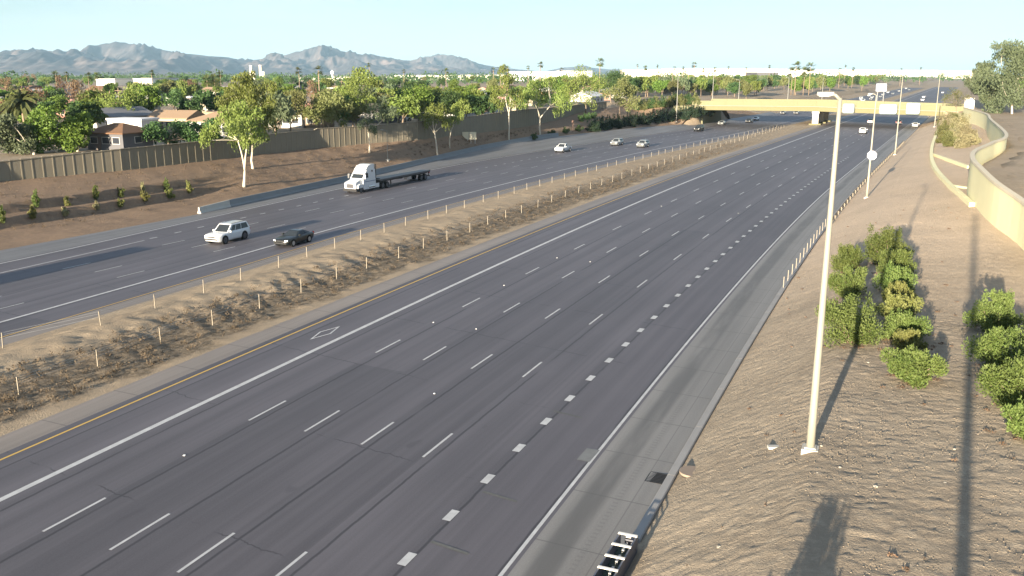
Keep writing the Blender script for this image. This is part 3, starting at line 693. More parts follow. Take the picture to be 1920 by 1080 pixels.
# ---------------------------------------------------------------- vehicles
def paint(name,c,rough=.25): 
    g=G(name); g.b.inputs['Coat Weight'].default_value=.25; g.b.inputs['Coat Roughness'].default_value=.08
    n=g.noise(g.obj(),3,2); return g.base(g.mix(n,tuple(x*.96 for x in c),c),rough,.5)
M_glass=plain('car_glass',(.022,.027,.032),.12,.1,3,.35); M_tyre=plain('tyre_rubber',(.018,.018,.018),.85); M_rim=plain('rim_alloy',(.38,.38,.39),.35,.1,3,.5,.7); M_rimd=plain('rim_dark',(.09,.09,.10),.4,.1,3,.5,.5)
M_lamp=plain('headlight_clear',(.75,.77,.78),.15,.05,3,.6); M_tail=plain('tail_light_red',(.35,.02,.02),.25); M_trim=plain('trim_black',(.022,.022,.024),.5); M_arch=plain('wheel_arch_black',(.008,.008,.008),.95); M_chrome=plain('chrome_grey',(.5,.5,.5),.25,.05,3,.5,.8)
def wheel(parent,x,y,r,w,rimmat,side):
    t=part('tyre',MB().loft([[(x+a,y+q*math.cos(2*PI*k/18),r+q*math.sin(2*PI*k/18)) for k in range(18)] for a,q in ((-w/2,r*.72),(-w/2,r*.93),(-w*.36,r),(w*.36,r),(w/2,r*.93),(w/2,r*.72))]),M_tyre,parent,False)
    mb=MB(); xo=x+side*(w/2-.02)
    mb.disc((xo,y,r),'x',r*.68,.05,18); mb.disc((xo+side*.03,y,r),'x',r*.18,.04,10)
    for k in range(5):
        a=2*PI*k/5; mb.tube([(xo+side*.02,y,r),(xo+side*.02,y+r*.62*math.cos(a),r+r*.62*math.sin(a))],r*.07,5)
    part('rim',mb,rimmat,t)
def body_sec(y,hw,zb,zt,tum=.93):
    q=[(-hw*.88,zb),(-hw*.97,zb+.12),(-hw,zb+.3*(zt-zb)),(-hw,zb+.72*(zt-zb)),(-hw*.985,zt-.06),(-hw*tum,zt)]
    return [(x,y,z) for x,z in q]+[(-x,y,z) for x,z in reversed(q)]
def lerp3(a,b,t): return Vector(a).lerp(Vector(b),t)
def pane(name,A,B,Cc,Dd,u0,u1,v0,v1,parent,off=.012,mat=None):
    """A,B bottom, D,C top of a cabin face; inset pane stands proud of it"""
    A,B,Cc,Dd=map(Vector,(A,B,Cc,Dd)); n=(B-A).cross(Dd-A).normalized()
    def P(u,v): return A.lerp(B,u).lerp(Dd.lerp(Cc,u),v)
    q=[P(u0,v0),P(u1,v0),P(u1,v1),P(u0,v1)]; mb=MB(); mb.loft([[p-n*.02 for p in q],[p+n*off for p in q]])
    return part(name,mb,mat or M_glass,parent)
def car(name,label,cat,spec,pm_,loc,rz,group=None):
    t=thing(name,label,cat,loc,rz,group); L,Wd=spec['L'],spec['W']; hw=Wd/2
    b=part('body',MB().loft([body_sec(y,hw*w,zb,zt,tm) for y,w,zb,zt,tm in spec['body']]),pm_,t,True)
    ym=b.data
    cabs=[]
    y0,y1,y2,y3,zb,zr,wb,wr=spec['cab']   # base front, roof front, roof rear, base rear
    mb=MB(); 
    base=[(-wb,y0,zb),(wb,y0,zb),(wb,y3,zb),(-wb,y3,zb)]; roof=[(-wr,y1,zr-.03),(wr,y1,zr-.03),(wr,y2,zr-.03),(-wr,y2,zr-.03)]; crown=[(-wr*.86,y1-.12,zr+.02),(wr*.86,y1-.12,zr+.02),(wr*.86,y2+.12,zr+.02),(-wr*.86,y2+.12,zr+.02)]
    part('roof',mb.loft([base,roof,crown]),pm_,t)
    lowb=[(x,y,z+.0) for x,y,z in base]
    pane('windshield',base[1],base[0],roof[0],roof[1],.07,.93,.06,.95,t)
    pane('rear_window',base[3],base[2],roof[2],roof[3],.09,.91,.22,.92,t)
    for u0,u1 in spec['wins']:
        pane('side_window',base[0],base[3],roof[3],roof[0],u0,u1,.14,.90,t); pane('side_window',base[2],base[1],roof[1],roof[2],1-u1,1-u0,.14,.90,t)
    r,ww=spec['r'],.24
    for y in spec['axles']:
        for sgn in (-1,1):
            part('wheel_arch',MB().disc((sgn*(hw-.10),y,r+.03),'x',r*1.17,.215,18),M_arch,t)
            wheel(t,sgn*(hw-.10),y,r,ww,spec.get('rim',M_rim),sgn)
    yf=spec['body'][0][0]; zl_=spec['lz']
    for sgn in (-1,1):
        part('headlight',MB().loft([[(sgn*hw*.58,yf+.0,zl_-.09),(sgn*hw*.58,yf+.03,zl_-.09),(sgn*hw*.58,yf+.03,zl_+.08),(sgn*hw*.58,yf,zl_+.08)],[(sgn*hw*.90,yf-.16,zl_-.06),(sgn*hw*.91,yf-.06,zl_-.06),(sgn*hw*.91,yf-.06,zl_+.09),(sgn*hw*.90,yf-.16,zl_+.09)]]),spec.get('lampm',M_lamp),t)
        yr=spec['body'][-1][0]; part('tail_light',MB().box(sgn*hw*.80-.11,sgn*hw*.80+.11,yr-.03,yr+.10,zl_+.03,zl_+.3),M_tail,t)
        part('mirror',MB().box(sgn*(hw+.10)-.11,sgn*(hw+.10)+.11,y0-.42,y0-.24,zb+.02,zb+.2),pm_,t)
    part('grille',MB().box(-hw*.52,hw*.52,yf-.05,yf+.03,zl_-.10,zl_+.04),spec.get('grille',M_trim),t)
    part('bumper',MB().box(-hw*.80,hw*.80,yf-.1,yf+.045,spec['body'][0][2]+.02,spec['body'][0][2]+.17),M_trim,t)
    part('licence_plate',MB().box(-.16,.16,spec['body'][-1][0]-.035,spec['body'][-1][0]+.02,zl_-.02,zl_+.12),M_chrome,t)
    for f in spec.get('extra',()): f(t,pm_)
    return t
def racks(t,p):
    for s in (-1,1): part('roof_rail',MB().box(s*.66-.02,s*.66+.02,-2.2,.1,1.90,1.95),M_chrome,t)
SUV=dict(L=5.3,W=2.0,body=[(2.62,.86,.50,.90,.9),(2.48,.95,.34,1.02,.9),(1.9,.99,.28,1.10,.9),(1.0,1,.27,1.15,.93),(-2.1,1,.27,1.15,.95),(-2.5,.97,.34,1.12,.95),(-2.62,.92,.48,1.0,.95)],cab=(1.12,.30,-2.25,-2.60,1.12,1.88,.95,.80),wins=((.10,.30),(.33,.58),(.61,.93)),axles=(1.62,-1.55),r=.42,lz=.86,extra=(racks,),rim=M_rimd)
SEDAN=dict(L=4.8,W=1.84,body=[(2.4,.84,.40,.68,.9),(2.28,.94,.27,.78,.9),(1.6,.99,.22,.88,.88),(.85,1,.2,.94,.9),(-1.5,1,.2,.97,.92),(-2.2,.96,.26,.98,.9),(-2.4,.88,.42,.90,.9)],cab=(.95,.15,-1.05,-1.85,.94,1.44,.83,.66),wins=((.12,.46),(.49,.84)),axles=(1.42,-1.40),r=.33,lz=.66)
COUPE=dict(L=4.8,W=1.92,body=[(2.4,.84,.34,.66,.9),(2.25,.95,.22,.80,.9),(1.5,.99,.19,.90,.86),(.7,1,.18,.95,.9),(-1.4,1,.2,.98,.9),(-2.1,.98,.26,1.0,.88),(-2.4,.90,.42,.93,.9)],cab=(.75,-.05,-1.0,-2.0,.94,1.38,.85,.62),wins=((.12,.52),(.55,.74)),axles=(1.45,-1.38),r=.35,lz=.70,lampm=M_lamp)
XOVER=dict(L=4.6,W=1.86,body=[(2.3,.85,.45,.80,.9),(2.18,.95,.3,.92,.9),(1.6,.99,.25,1.0,.88),(.95,1,.24,1.04,.9),(-1.8,1,.24,1.06,.94),(-2.2,.96,.3,1.05,.93),(-2.3,.9,.45,.96,.93)],cab=(1.05,.30,-1.75,-2.2,1.03,1.66,.87,.71),wins=((.10,.36),(.39,.66),(.69,.9)),axles=(1.38,-1.32),r=.36,lz=.80)
def bed(t,p):
    part('bed_wall',MB().box(-.97,-.89,-2.75,-.62,1.0,1.22),p,t); part('bed_wall',MB().box(.89,.97,-2.75,-.62,1.0,1.22),p,t); part('tailgate',MB().box(-.888,.888,-2.75,-2.67,.62,1.22),p,t)
    part('bed_floor',MB().box(-.885,.885,-2.66,-.64,1.055,1.085),M_trim,t)
PICK=dict(L=5.6,W=2.0,body=[(2.8,.88,.55,1.0,.9),(2.68,.96,.4,1.10,.9),(2.0,.99,.34,1.16,.9),(1.2,1,.33,1.2,.93),(-.6,1,.33,1.2,.95),(-.64,.985,.36,1.04,.98),(-2.66,.985,.38,1.04,.98),(-2.74,.97,.5,.98,.95)],cab=(1.22,.5,-.35,-.60,1.18,1.88,.94,.80),wins=((.1,.5),(.54,.9)),axles=(1.85,-1.75),r=.42,lz=.92,extra=(bed,))
P_white=paint('car_paint_white',(.58,.60,.62)); P_black=paint('car_paint_black',(.008,.010,.010),.3); P_silver=paint('car_paint_silver',(.27,.29,.30)); P_grey=paint('car_paint_grey',(.12,.125,.13)); P_red=paint('car_paint_red',(.35,.03,.025)); P_tan=paint('car_paint_tan',(.45,.40,.32))
def put(spec,px,py,pm_,name,label,cat,onc=True,group=None,near=True,slew=0):
    x,y,z=ground(px,py); s,d=sd(x,y)
    if near: d-=spec['W']/2-.05
    _,_,th=axis(s); slope=math.atan2(lerp(HOVL,s+5)-lerp(HOVL,s-5),10) if onc else 0
    x,y=xy(s,d); z=zl(s) if onc else zroad(s,d)
    o=car(name,label,cat,spec,pm_,(x,y,z+.01),(-th-slope+PI if onc else -th)+slew,group)
    if not onc: o.rotation_euler=(0,.027*(1-.6*sm(180,380,s)),-th)
    return o
suv=put(SUV,441,453,P_white,'suv','large white suv with dark windows driving towards the camera in the far lanes','suv')
put(COUPE,565,458,P_black,'sports_car','low black coupe straddling the solid white line beside the median','car')
pk=put(PICK,1063,285,P_white,'pickup_truck','white pickup truck approaching behind the flatbed lorry','pickup')
put(XOVER,1163,272.5,P_silver,'car','pale silver hatchback, left of the pair behind the white pickup','car')
put(XOVER,1212,276,P_silver,'car','pale silver crossover in the lane nearest the median, right of the pair','car')
put(SUV,1316,246,P_black,'suv','black suv approaching alone, well short of the bridge','suv')
far=put(SEDAN,1358,234,P_silver,'car','small pale sedan approaching between the black suv and the bridge','car')
put(SEDAN,1409,230,P_black,'car','dark sedan near the bridge, front one of a close pair','car')
put(SEDAN,1421,226,P_white,'car','white sedan near the bridge, rear one of a close pair','car')
put(XOVER,1618,250,P_white,'car','white crossover driving away in the near carriageway before the bridge','car',False,near=False)
put(SEDAN,1632,231,P_white,'car','white sedan driving away beside the carpool line just before the bridge','car',False,near=False)
put(SEDAN,1716,238,P_white,'car','white sedan driving away in the right hand lane before the bridge','car',False,near=False)
put(SEDAN,1685,233,P_grey,'car','grey sedan driving away in the middle lanes before the bridge','car',False,near=False)
put(PICK,1742,217,P_silver,'pickup_truck','silver pickup in the shade under the right end of the bridge','pickup',False,near=False)
put(SEDAN,1468,214,P_grey,'car','dark car in the shade under the left span of the bridge','car',near=False); put(SEDAN,1493,214,P_grey,'car','dark car under the bridge just left of the pier','car',near=False)
# traffic far beyond the bridge: copies, some repainted
def farcar(src,s,d,onc,label,pm_=None):
    c=copy_tree(src); x,y=xy(s,d); c.location=(x,y,(zl(s) if onc else zroad(s,d))+.01); c.rotation_euler=(0,0,-axis(s)[2]+(PI if onc else 0)); c['label']=label; c['group']='distant cars beyond the bridge'
    if pm_:
        for k in kids(c):
            if k.name.split('.')[0] in ('body','roof','mirror','bed_wall','tailgate'): 
                k.data=k.data.copy(); k.data.materials[0]=pm_
for k,(s,d) in enumerate(((640,-27),(668,-31),(690,-27),(704,-35),(740,-31),(760,-27),(790,-38),(830,-31),(880,-27),(930,-35),(1010,-31),(1100,-27),(1180,-35))):
    farcar(far if k%3 else suv,s,d,True,'distant pale vehicle on the far lanes beyond the bridge',(P_white,P_white,P_silver)[k%3])
for s,d in ((560,2),(640,8),(720,5),(900,12)): farcar(far,s,d,False,'distant pale vehicle on the far lanes beyond the bridge',P_white)
# ---------------------------------------------------------------- flatbed lorry
def lorry(label,loc,rz,boxed=False):
    t=thing('flatbed_truck',label,'lorry',loc,rz); Wt=P_white
    def pr(name,prof,hw,mat,chamf=0,parent=t,sm_=False):   # side profile (y,z) extruded across, top edges pulled in
        zmax=max(z for _,z in prof)
        return part(name,MB().loft([[(x*(1-chamf*max(0,(z-1.6)/(zmax-1.6))) if zmax>1.6 else x,y,z) for y,z in prof] for x in (-hw,-hw*.5,hw*.5,hw)]),mat,parent,sm_)
    pr('hood',[(0,.55),(0,1.45),(-.15,1.62),(-1.75,2.02),(-1.75,.75)],1.0,Wt,.10)
    pr('cab',[(-1.76,.62),(-1.76,2.02),(-2.42,2.86),(-2.9,3.25),(-5.1,3.25),(-5.1,.55)],1.2,Wt,.08)
    pr('roof_fairing',[(-2.5,2.95),(-2.75,3.35),(-3.3,3.82),(-4.1,4.0),(-5.05,4.02),(-5.05,3.0)],1.17,Wt,.16)
    pr('sleeper_edge',[(-5.11,.95),(-5.11,3.95),(-5.3,3.95),(-5.3,.95)],1.14,M_trim)
    A,B,Cc,Dd=(1.13,-1.77,2.04),(-1.13,-1.77,2.04),(-1.06,-2.43,2.84),(1.06,-2.43,2.84)
    pane('windshield',A,B,Cc,Dd,.05,.95,.06,.94,t,.015)
    for s in (-1,1):
        part('side_window',MB().loft([[(s*1.135,-2.1,2.12),(s*1.135,-3.1,2.12),(s*1.10,-3.1,2.82),(s*1.10,-2.55,2.82)],[(s*1.215,-2.1,2.12),(s*1.215,-3.1,2.12),(s*1.165,-3.1,2.82),(s*1.165,-2.55,2.82)]]),M_glass,t)
        part('headlight',MB().box(s*.78-.16,s*.78+.16,-.25,.03,1.05,1.3),M_lamp,t)
        part('fender',MB().loft([[(s*.98,y,z) for y,z in ((-.35,.7),(-.45,1.25),(-.95,1.42),(-1.55,1.3),(-1.75,.8))],[(s*1.2,y,z) for y,z in ((-.35,.7),(-.45,1.15),(-.95,1.32),(-1.55,1.2),(-1.75,.8))]]),Wt,t)
        m=part('mirror',MB().box(s*1.48-.12,s*1.48+.12,-1.95,-1.75,2.05,2.7),M_chrome if s>0 else Wt,t); part('mirror_arm',MB().box(min(s*1.1,s*1.36),max(s*1.1,s*1.36),-1.9,-1.84,2.4,2.46),M_trim,m)
        part('fuel_tank',MB().disc((s*.95,-4.0,.72),'y',.32,1.7,14),M_chrome,t)
        part('side_skirt',MB().box(s*1.19-.015,s*1.19+.015,-6.0,-1.9,.42,1.05),Wt,t)
        part('stripe',MB().box(s*1.209-.006,s*1.209+.006,-5.0,-2.0,1.52,1.60),plain('stripe_blue',(.06,.09,.2),.4),t)
        part('porthole',MB().disc((s*1.17,-4.2,3.05),'x',.16,.06,8),M_trim,t)
        part('exhaust_stack',MB().tube([(s*.95,-5.45,.9),(s*.95,-5.45,3.9)],.08,8),M_trim,t)
    part('grille',MB().box(-.6,.6,-.03,.035,.8,1.42),M_rimd,t); part('bumper',MB().box(-1.18,1.18,-.42,.10,.32,.72),M_trim,t)
    part('sun_visor',MB().box(-1.0,1.0,-2.35,-2.2,2.86,2.93),M_trim,t)
    part('chassis',MB().box(-.45,.45,-9.0,-.5,.75,1.0),M_trim,t); part('fifth_wheel',MB().box(-.5,.5,-8.0,-7.0,1.0,1.18),M_trim,t)
    for y in (-1.15,-6.9,-8.2,-18.6,-19.9):
        for s in (-1,1):
            wheel(t,s*1.04,y,.51,.30 if y>-2 else .5,M_rimd,s)
    if not boxed:
        part('trailer_deck',MB().box(-1.29,1.29,-21.4,-6.2,1.36,1.50),plain('deck_weathered',(.22,.22,.21),.8,.2,2),t)
        for s in (-1,1): part('side_rail',MB().box(s*1.31-.018,s*1.31+.018,-21.4,-6.2,1.26,1.52),M_rimd,t)
        part('trailer_frame',MB().box(-.55,-.4,-21.3,-6.4,.95,1.355).box(.4,.55,-21.3,-6.4,.95,1.355),M_trim,t)
        for k in range(10): part('cross_member',MB().box(-1.28,1.28,-7+-k*1.5,-6.85-k*1.5,1.15,1.355),M_trim,t)
        part('landing_gear',MB().box(-.7,-.58,-10.2,-10.05,.25,1.0).box(.58,.7,-10.2,-10.05,.25,1.0),M_trim,t); part('tool_box',MB().box(-1.2,-.6,-15.5,-14.2,.6,1.1).box(.6,1.2,-15.5,-14.2,.6,1.1),M_chrome,t)
        part('bulkhead',MB().box(-.95,.95,-6.6,-6.55,1.5,1.62),M_trim,t)
        part('rear_bumper',MB().box(-1.2,1.2,-21.5,-21.38,.5,.65).box(-1.0,-.9,-21.48,-21.4,.6,1.3).box(.9,1.0,-21.48,-21.4,.6,1.3),M_trim,t)
        for s in (-1,1): part('tail_light',MB().box(s*1.0-.15,s*1.0+.15,-21.53,-21.41,1.02,1.2),M_tail,t)
    return t
x,y,z=ground(678,362); s1,d1=sd(x,y); x2,y2,_=ground(794,338); s2,d2=sd(x2,y2)
d1-=1.2; d2-=1.2
if True:
    sb=31; db=lerp(HOVL,sb)-14.2; xb,yb=xy(sb,db); bx_=lorry('boxy white lorry beyond the left edge, its long shadow on the far lanes',(xb,yb,zl(sb)+.01),-axis(sb)[2]+PI,True)
    part('cargo_box',MB().box(-1.29,1.29,-20.8,-6.0,1.3,4.15),P_white,bx_)
ang=math.atan2(x2-x,y2-y)
lorry_o=lorry('white tractor lorry pulling an empty grey flatbed trailer in the far outer lane',(*xy(s1-1.15,d1),zl(s1)+.01),-ang+PI)
# ---------------------------------------------------------------- vegetation
LEAF={'willow':leafmat('leaf_willowy',(.135,.185,.04),(.175,.22,.055),(.225,.26,.08)),
      'green':leafmat('leaf_green',(.085,.145,.025),(.12,.19,.035),(.17,.23,.05)),
      'dark':leafmat('leaf_dark',(.042,.085,.028),(.065,.12,.04),(.10,.155,.05)),
      'grey':leafmat('leaf_greygreen',(.10,.135,.075),(.13,.17,.09),(.18,.21,.12)),
      'olive':leafmat('leaf_olive',(.125,.14,.045),(.16,.17,.065),(.20,.20,.09)),
      'brown':leafmat('leaf_brown_bare',(.19,.115,.07),(.16,.11,.065),(.22,.15,.09)),
      'bush':leafmat('leaf_shrub',(.095,.14,.034),(.13,.175,.048),(.19,.22,.075)),
      'bushy':leafmat('leaf_shrub_yellow',(.145,.165,.048),(.18,.185,.06),(.22,.215,.08)),
      'palm':leafmat('leaf_palm',(.075,.10,.035),(.10,.125,.045),(.15,.15,.06)),
      'dry':leafmat('leaf_dry_shrub',(.30,.275,.15),(.26,.25,.14),(.36,.32,.19)),
      'hedge':leafmat('leaf_hedge',(.022,.042,.024),(.03,.055,.03),(.045,.07,.035))}
M_bark=plain('bark_white',(.50,.45,.36),.85,.2,3); M_barkg=plain('bark_grey_brown',(.20,.155,.115),.9,.2,3); M_palmt=plain('palm_trunk',(.24,.18,.13),.95,.2,4)
RG=np.random.default_rng(11)
def leaves(clumps,n,size,aspect=1.6,hang=0.,up=0.):
    """clumps: (x,y,z,rx,rz). leaf-sized quads through the volume of every clump"""
    c=np.array(clumps,float); vol=c[:,3]**2*c[:,4]; vol=vol**.75; k=RG.choice(len(c),n,p=vol/vol.sum())
    u=RG.normal(size=(n,3)); u/=np.linalg.norm(u,axis=1)[:,None]; r=RG.random(n)**(.45)
    p=c[k,:3]+u*r[:,None]*np.stack([c[k,3],c[k,3],c[k,4]],1)
    a=RG.normal(size=(n,3)); a[:,2]=a[:,2]*(1-.5*hang)
    if hang: a[:,:2]*=(1-hang*.85); a[:,2]=-np.abs(a[:,2])-hang
    if up: a=a*(1-up)+u*up+np.array([0,0,up*1.1])
    a/=np.linalg.norm(a,axis=1)[:,None]+1e-6
    b=np.cross(a,RG.normal(size=(n,3))); b/=np.linalg.norm(b,axis=1)[:,None]+1e-6
    L=(size*(.6+.8*RG.random(n)))[:,None]; w=L/aspect
    if hang:   # strands that droop below the clumps
        st=RG.random(n)<.55*hang; m=int(st.sum()); dr=RG.random(m)**1.4*1.7*hang*min(1,size*2.6); p[st,2]-=dr; sx=np.round(p[st,:2]*1.6)/1.6; p[st,:2]=p[st,:2]*.45+sx*.55; w[st]*=.55
    V=np.stack([p-b*w*.5,p+a*L*.5-b*w*.15+b*w*.0,p+b*w*.5,p-a*L*.5+b*w*.1],1)
    return V.reshape(-1,3)
def leafmesh(name,V,mat): 
    n=len(V)//4; return npmesh(name,V,np.arange(n*4).reshape(n,4),mat)
def limb(mb,a,b,r0,r1,bend=.12,n=5):
    a,b=Vector(a),Vector(b); L=(b-a).length; off=Vector((rnd.uniform(-1,1),rnd.uniform(-1,1),rnd.uniform(-.2,.6)))*L*bend
    pts=[];rr=[]
    for k in range(n+1):
        t=k/n; pts.append(a.lerp(b,t)+off*math.sin(PI*t)); rr.append(r0+(r1-r0)*t)
    mb.tube(pts,rr,6)
def built_tree(name,label,cat,pxb,fork,blobs,kind,nleaf=2600,size=.34,hang=.6,bark=None,base=None,r0=.2,fill=2,depth=None,group=None,aspect=2.4):
    """a tree built at its own place: foot on the ground, a fork, and one leafy clump at the end of every limb"""
    g=ground(*pxb) if base is None else base
    D=g[1]; tips=[]
    if isinstance(fork,list): tips=fork[1:]; fork=fork[0]
    f=atD(fork[0],fork[1],D); sc=D/F*1.02
    t=thing(name,label,cat,g,0,group); o=Vector(g)
    fk=Vector(f)-o; mb=MB(); mid=Vector((fk.x*.4+rnd.uniform(-.15,.15),rnd.uniform(-.1,.1),fk.z*.5))
    mb.tube([(0,0,-.4),(0,0,.3),mid,fk],[r0*1.35,r0,r0*.82,r0*.66],8)
    T3=[]
    for (ax,ay) in tips:
        q=Vector(atD(ax,ay,D))-o; limb(mb,fk,q,r0*.62,r0*.36,.06,6); T3.append(q)
    if not T3: T3=[fk]
    cl=[]; W_=max(b[0] for b in blobs)-min(b[0] for b in blobs); W_=(W_/2+12)*sc
    for (bx,by,br) in blobs:
        yo=rnd.uniform(-1,1)*W_*.75; p=Vector(atD(bx,by,D))-o; p.y+=yo; r=br*sc*1.12
        cl.append((p.x,p.y,p.z,r,r*.85)); st=min(T3,key=lambda q:(q-p).length); limb(mb,st if T3[0] is not fk else fk*rnd.uniform(.82,1),p,r0*.36,.03,.10)
        for _ in range(fill):
            q=p+Vector((rnd.uniform(-1,1),rnd.uniform(-1.4,1.4),rnd.uniform(-.8,.5)))*r*1.1
            rr=r*rnd.uniform(.4,.65); cl.append((q.x,q.y,q.z,rr,rr*(1.2 if hang else .9))); limb(mb,p,q,.04,.015,.1,3)
    part('trunk',mb,bark or M_bark,t,True)
    part('crown',leafmesh('crown',leaves(cl,int(nleaf*1.9),size*1.18,aspect*.85,hang),LEAF[kind]),None,t)
    return t
MBk=M_bark
built_tree('willowy_tree','leaning two stemmed pale trunked tree lowest on the embankment, in front of the wall','tree',(458,350),[(459,320),(446,264),(471,248)],[(415,225,20),(402,245,15),(440,212,20),(468,235,22),(430,248,18),(487,252,15),(452,202,16),(396,262,10),(480,215,16),(425,268,9),(460,262,12)],'willow',3400,.34,r0=.24)
t2=built_tree('willowy_tree','tallest pale trunked tree on the embankment, just behind the leaning two stemmed one','tree',(474,316),[(473,285),(470,215),(488,235)],[(455,155,18),(440,178,18),(472,170,20),(492,195,18),(502,165,15),(475,205,18),(508,228,15),(490,245,14),(432,190,13),(465,145,12),(515,205,12)],'willow',3600,.34,r0=.22)
built_tree('willowy_tree','thin dark grey leaved tree on the embankment left of the short thin pole','tree',(693,287),(690,245),[(705,205,13),(727,214,14),(690,225,11),(715,190,11),(742,207,9),(702,240,8)],'grey',1700,.3,r0=.17)
built_tree('willowy_tree','small rounded pale trunked tree on the embankment right of the short thin pole','tree',(820,291),(814,243),[(810,213,14),(827,213,14),(838,230,11),(800,228,10),(820,202,11)],'willow',1900,.3,r0=.2)
built_tree('willowy_tree','slim short trunked tree close to the wall, left of the sign board','tree',(843,277),(846,244),[(855,206,12),(868,195,11),(848,224,9),(862,218,9)],'willow',1300,.3,r0=.15)
built_tree('willowy_tree','tall straight pale trunked tree right of the sign board','tree',(954,262),[(954,212),(947,175),(956,180)],[(935,168,12),(950,148,12),(962,175,11),(940,193,9),(926,185,9),(962,196,8),(945,130,8)],'willow',2000,.34,r0=.22)
built_tree('willowy_tree','broad drooping tree with forked white trunk at the right end of the embankment row','tree',(1013,257),[(1012,222),(1003,195),(1032,198)],[(1005,163,16),(1032,165,15),(990,180,13),(1048,185,13),(1012,190,13),(1050,205,11),(1030,148,11),(982,198,9),(1020,178,12)],'willow',2800,.36,r0=.26)
NG=5.6
def behind(px,py): x,y=at(px,py,NG); return (x,y,NG)
NB=[('dark rounded bright green tree behind the left part of the wall',(106,286),(96,265),[(75,225,20),(100,218,20),(85,250,20),(112,252,18),(60,240,14),(75,272,13),(95,270,12)],'green'),
 ('paler green tree beside the brown roofed house behind the wall',(146,284),(146,268),[(140,240,16),(157,258,15),(130,262,12),(152,225,14),(165,240,11)],'green'),
 ('grey green drooping tree at the far left behind the wall',(64,290),(50,272),[(15,240,18),(35,252,17),(8,270,15),(48,275,12),(28,225,12)],'grey'),
 ('dark olive tree rising behind the pinkish roof house','',(180,222),[(172,185,15),(160,198,13),(186,203,15),(195,180,11)],'olive'),
 ('feathery yellow green tree left of the tan roofed house','',(222,226),[(205,195,17),(230,190,17),(226,213,16),(242,175,14),(203,214,13),(238,205,12)],'willow'),
 ('dense dark green tree in front of the tan roofed house','',(315,262),[(298,246,17),(322,243,15),(342,254,14),(284,258,12),(310,266,13),(352,264,11)],'dark'),
 ('dense dark green tree behind the leaning embankment tree','',(375,255),[(365,240,13),(385,245,14),(395,235,12),(374,258,12),(400,255,11)],'dark'),
 ('olive feathery tree right of the tallest embankment tree','',(545,232),[(525,200,16),(550,193,17),(572,208,14),(540,217,13),(560,180,11)],'olive'),
 ('leaning olive tree behind the middle of the wall','',(615,232),[(600,205,14),(620,215,14),(636,195,15),(610,180,13),(588,215,10)],'olive'),
 ('tall yellow green tree over the middle of the wall','',(662,225),[(665,148,15),(690,150,15),(660,172,17),(692,187,16),(640,190,15),(675,135,11),(650,205,12)],'willow'),
 ('wide domed bright green tree above the wall near the white parked car','',(795,220),[(765,190,18),(790,178,18),(782,208,14),(760,205,12)],'green'),
 ('wide domed dark green tree above the wall left of the sign board','',(825,218),[(815,185,18),(832,198,15),(838,180,13)],'dark'),
 ('big yellow green tree above the right part of the wall','',(1098,195),[(1075,150,16),(1095,143,17),(1112,163,15),(1085,173,17),(1120,150,13),(1065,172,11),(1100,185,11)],'willow'),
 ('dark green tree right of the big yellow green one above the wall','',(1145,185),[(1140,150,15),(1155,142,12),(1150,168,13)],'dark'),
 ('brownish drooping tree at the right end of the sound wall','',(1162,198),[(1153,172,12),(1176,170,12),(1186,190,9),(1164,188,10),(1165,155,9)],'olive')]
for lb,b,fk,bl,kd in NB:
    bl=[(p,q,r*1.18) for p,q,r in bl]
    bb=b if b else (fk[0],fk[1]+14)
    built_tree('garden_tree',lb,'tree',bb,fk,bl,kd,2300,.36 if kd!='dark' else .3,.35 if kd in('willow','olive','grey') else 0,bark=M_bark if b else M_barkg,base=behind(*bb) if bb[1]>200 else behind(bb[0],bb[1]),r0=.2,aspect=1.8)
# gum trees on the right bank
def gum(lb,pxb,fk,bl,n): built_tree('gum_tree',lb,'tree',pxb,fk,[(a,b,c*1.25) for a,b,c in bl],'grey',int(n*1.5),.5,.6,bark=M_bark,base=behind(*pxb),r0=.30,aspect=2.2)
gum('tallest grey green gum tree with a white trunk on the right bank',(1897,219),[(1895,180),(1884,140),(1908,145)],[(1893,98,16),(1878,92,12),(1907,125,20),(1880,145,20),(1912,168,18),(1872,180,14),(1887,200,12),(1915,90,15),(1890,118,17),(1935,110,20),(1940,150,20),(1905,190,12),(1878,205,9)],5200)
gum('leaning gum tree with forked white trunk left of the tallest one',(1862,214),[(1863,195),(1854,172),(1868,175)],[(1850,150,14),(1866,158,15),(1842,152,12),(1836,166,9),(1860,125,10),(1847,182,11),(1872,190,10),(1838,135,9)],3400)
gum('smaller olive gum tree at the left edge of the right bank group',(1847,206),(1843,190),[(1832,142,9),(1840,155,9),(1829,160,8),(1844,172,9),(1850,190,8),(1842,125,7)],1900)
built_tree('bare_tree','thin see-through olive tree beside the right end of the bridge','tree',(1793,213),(1793,200),[(1780,185,9),(1797,178,10),(1805,190,8),(1786,172,8),(1815,183,7)],'olive',620,.3,0,bark=M_barkg,base=ground(1793,213),r0=.09)
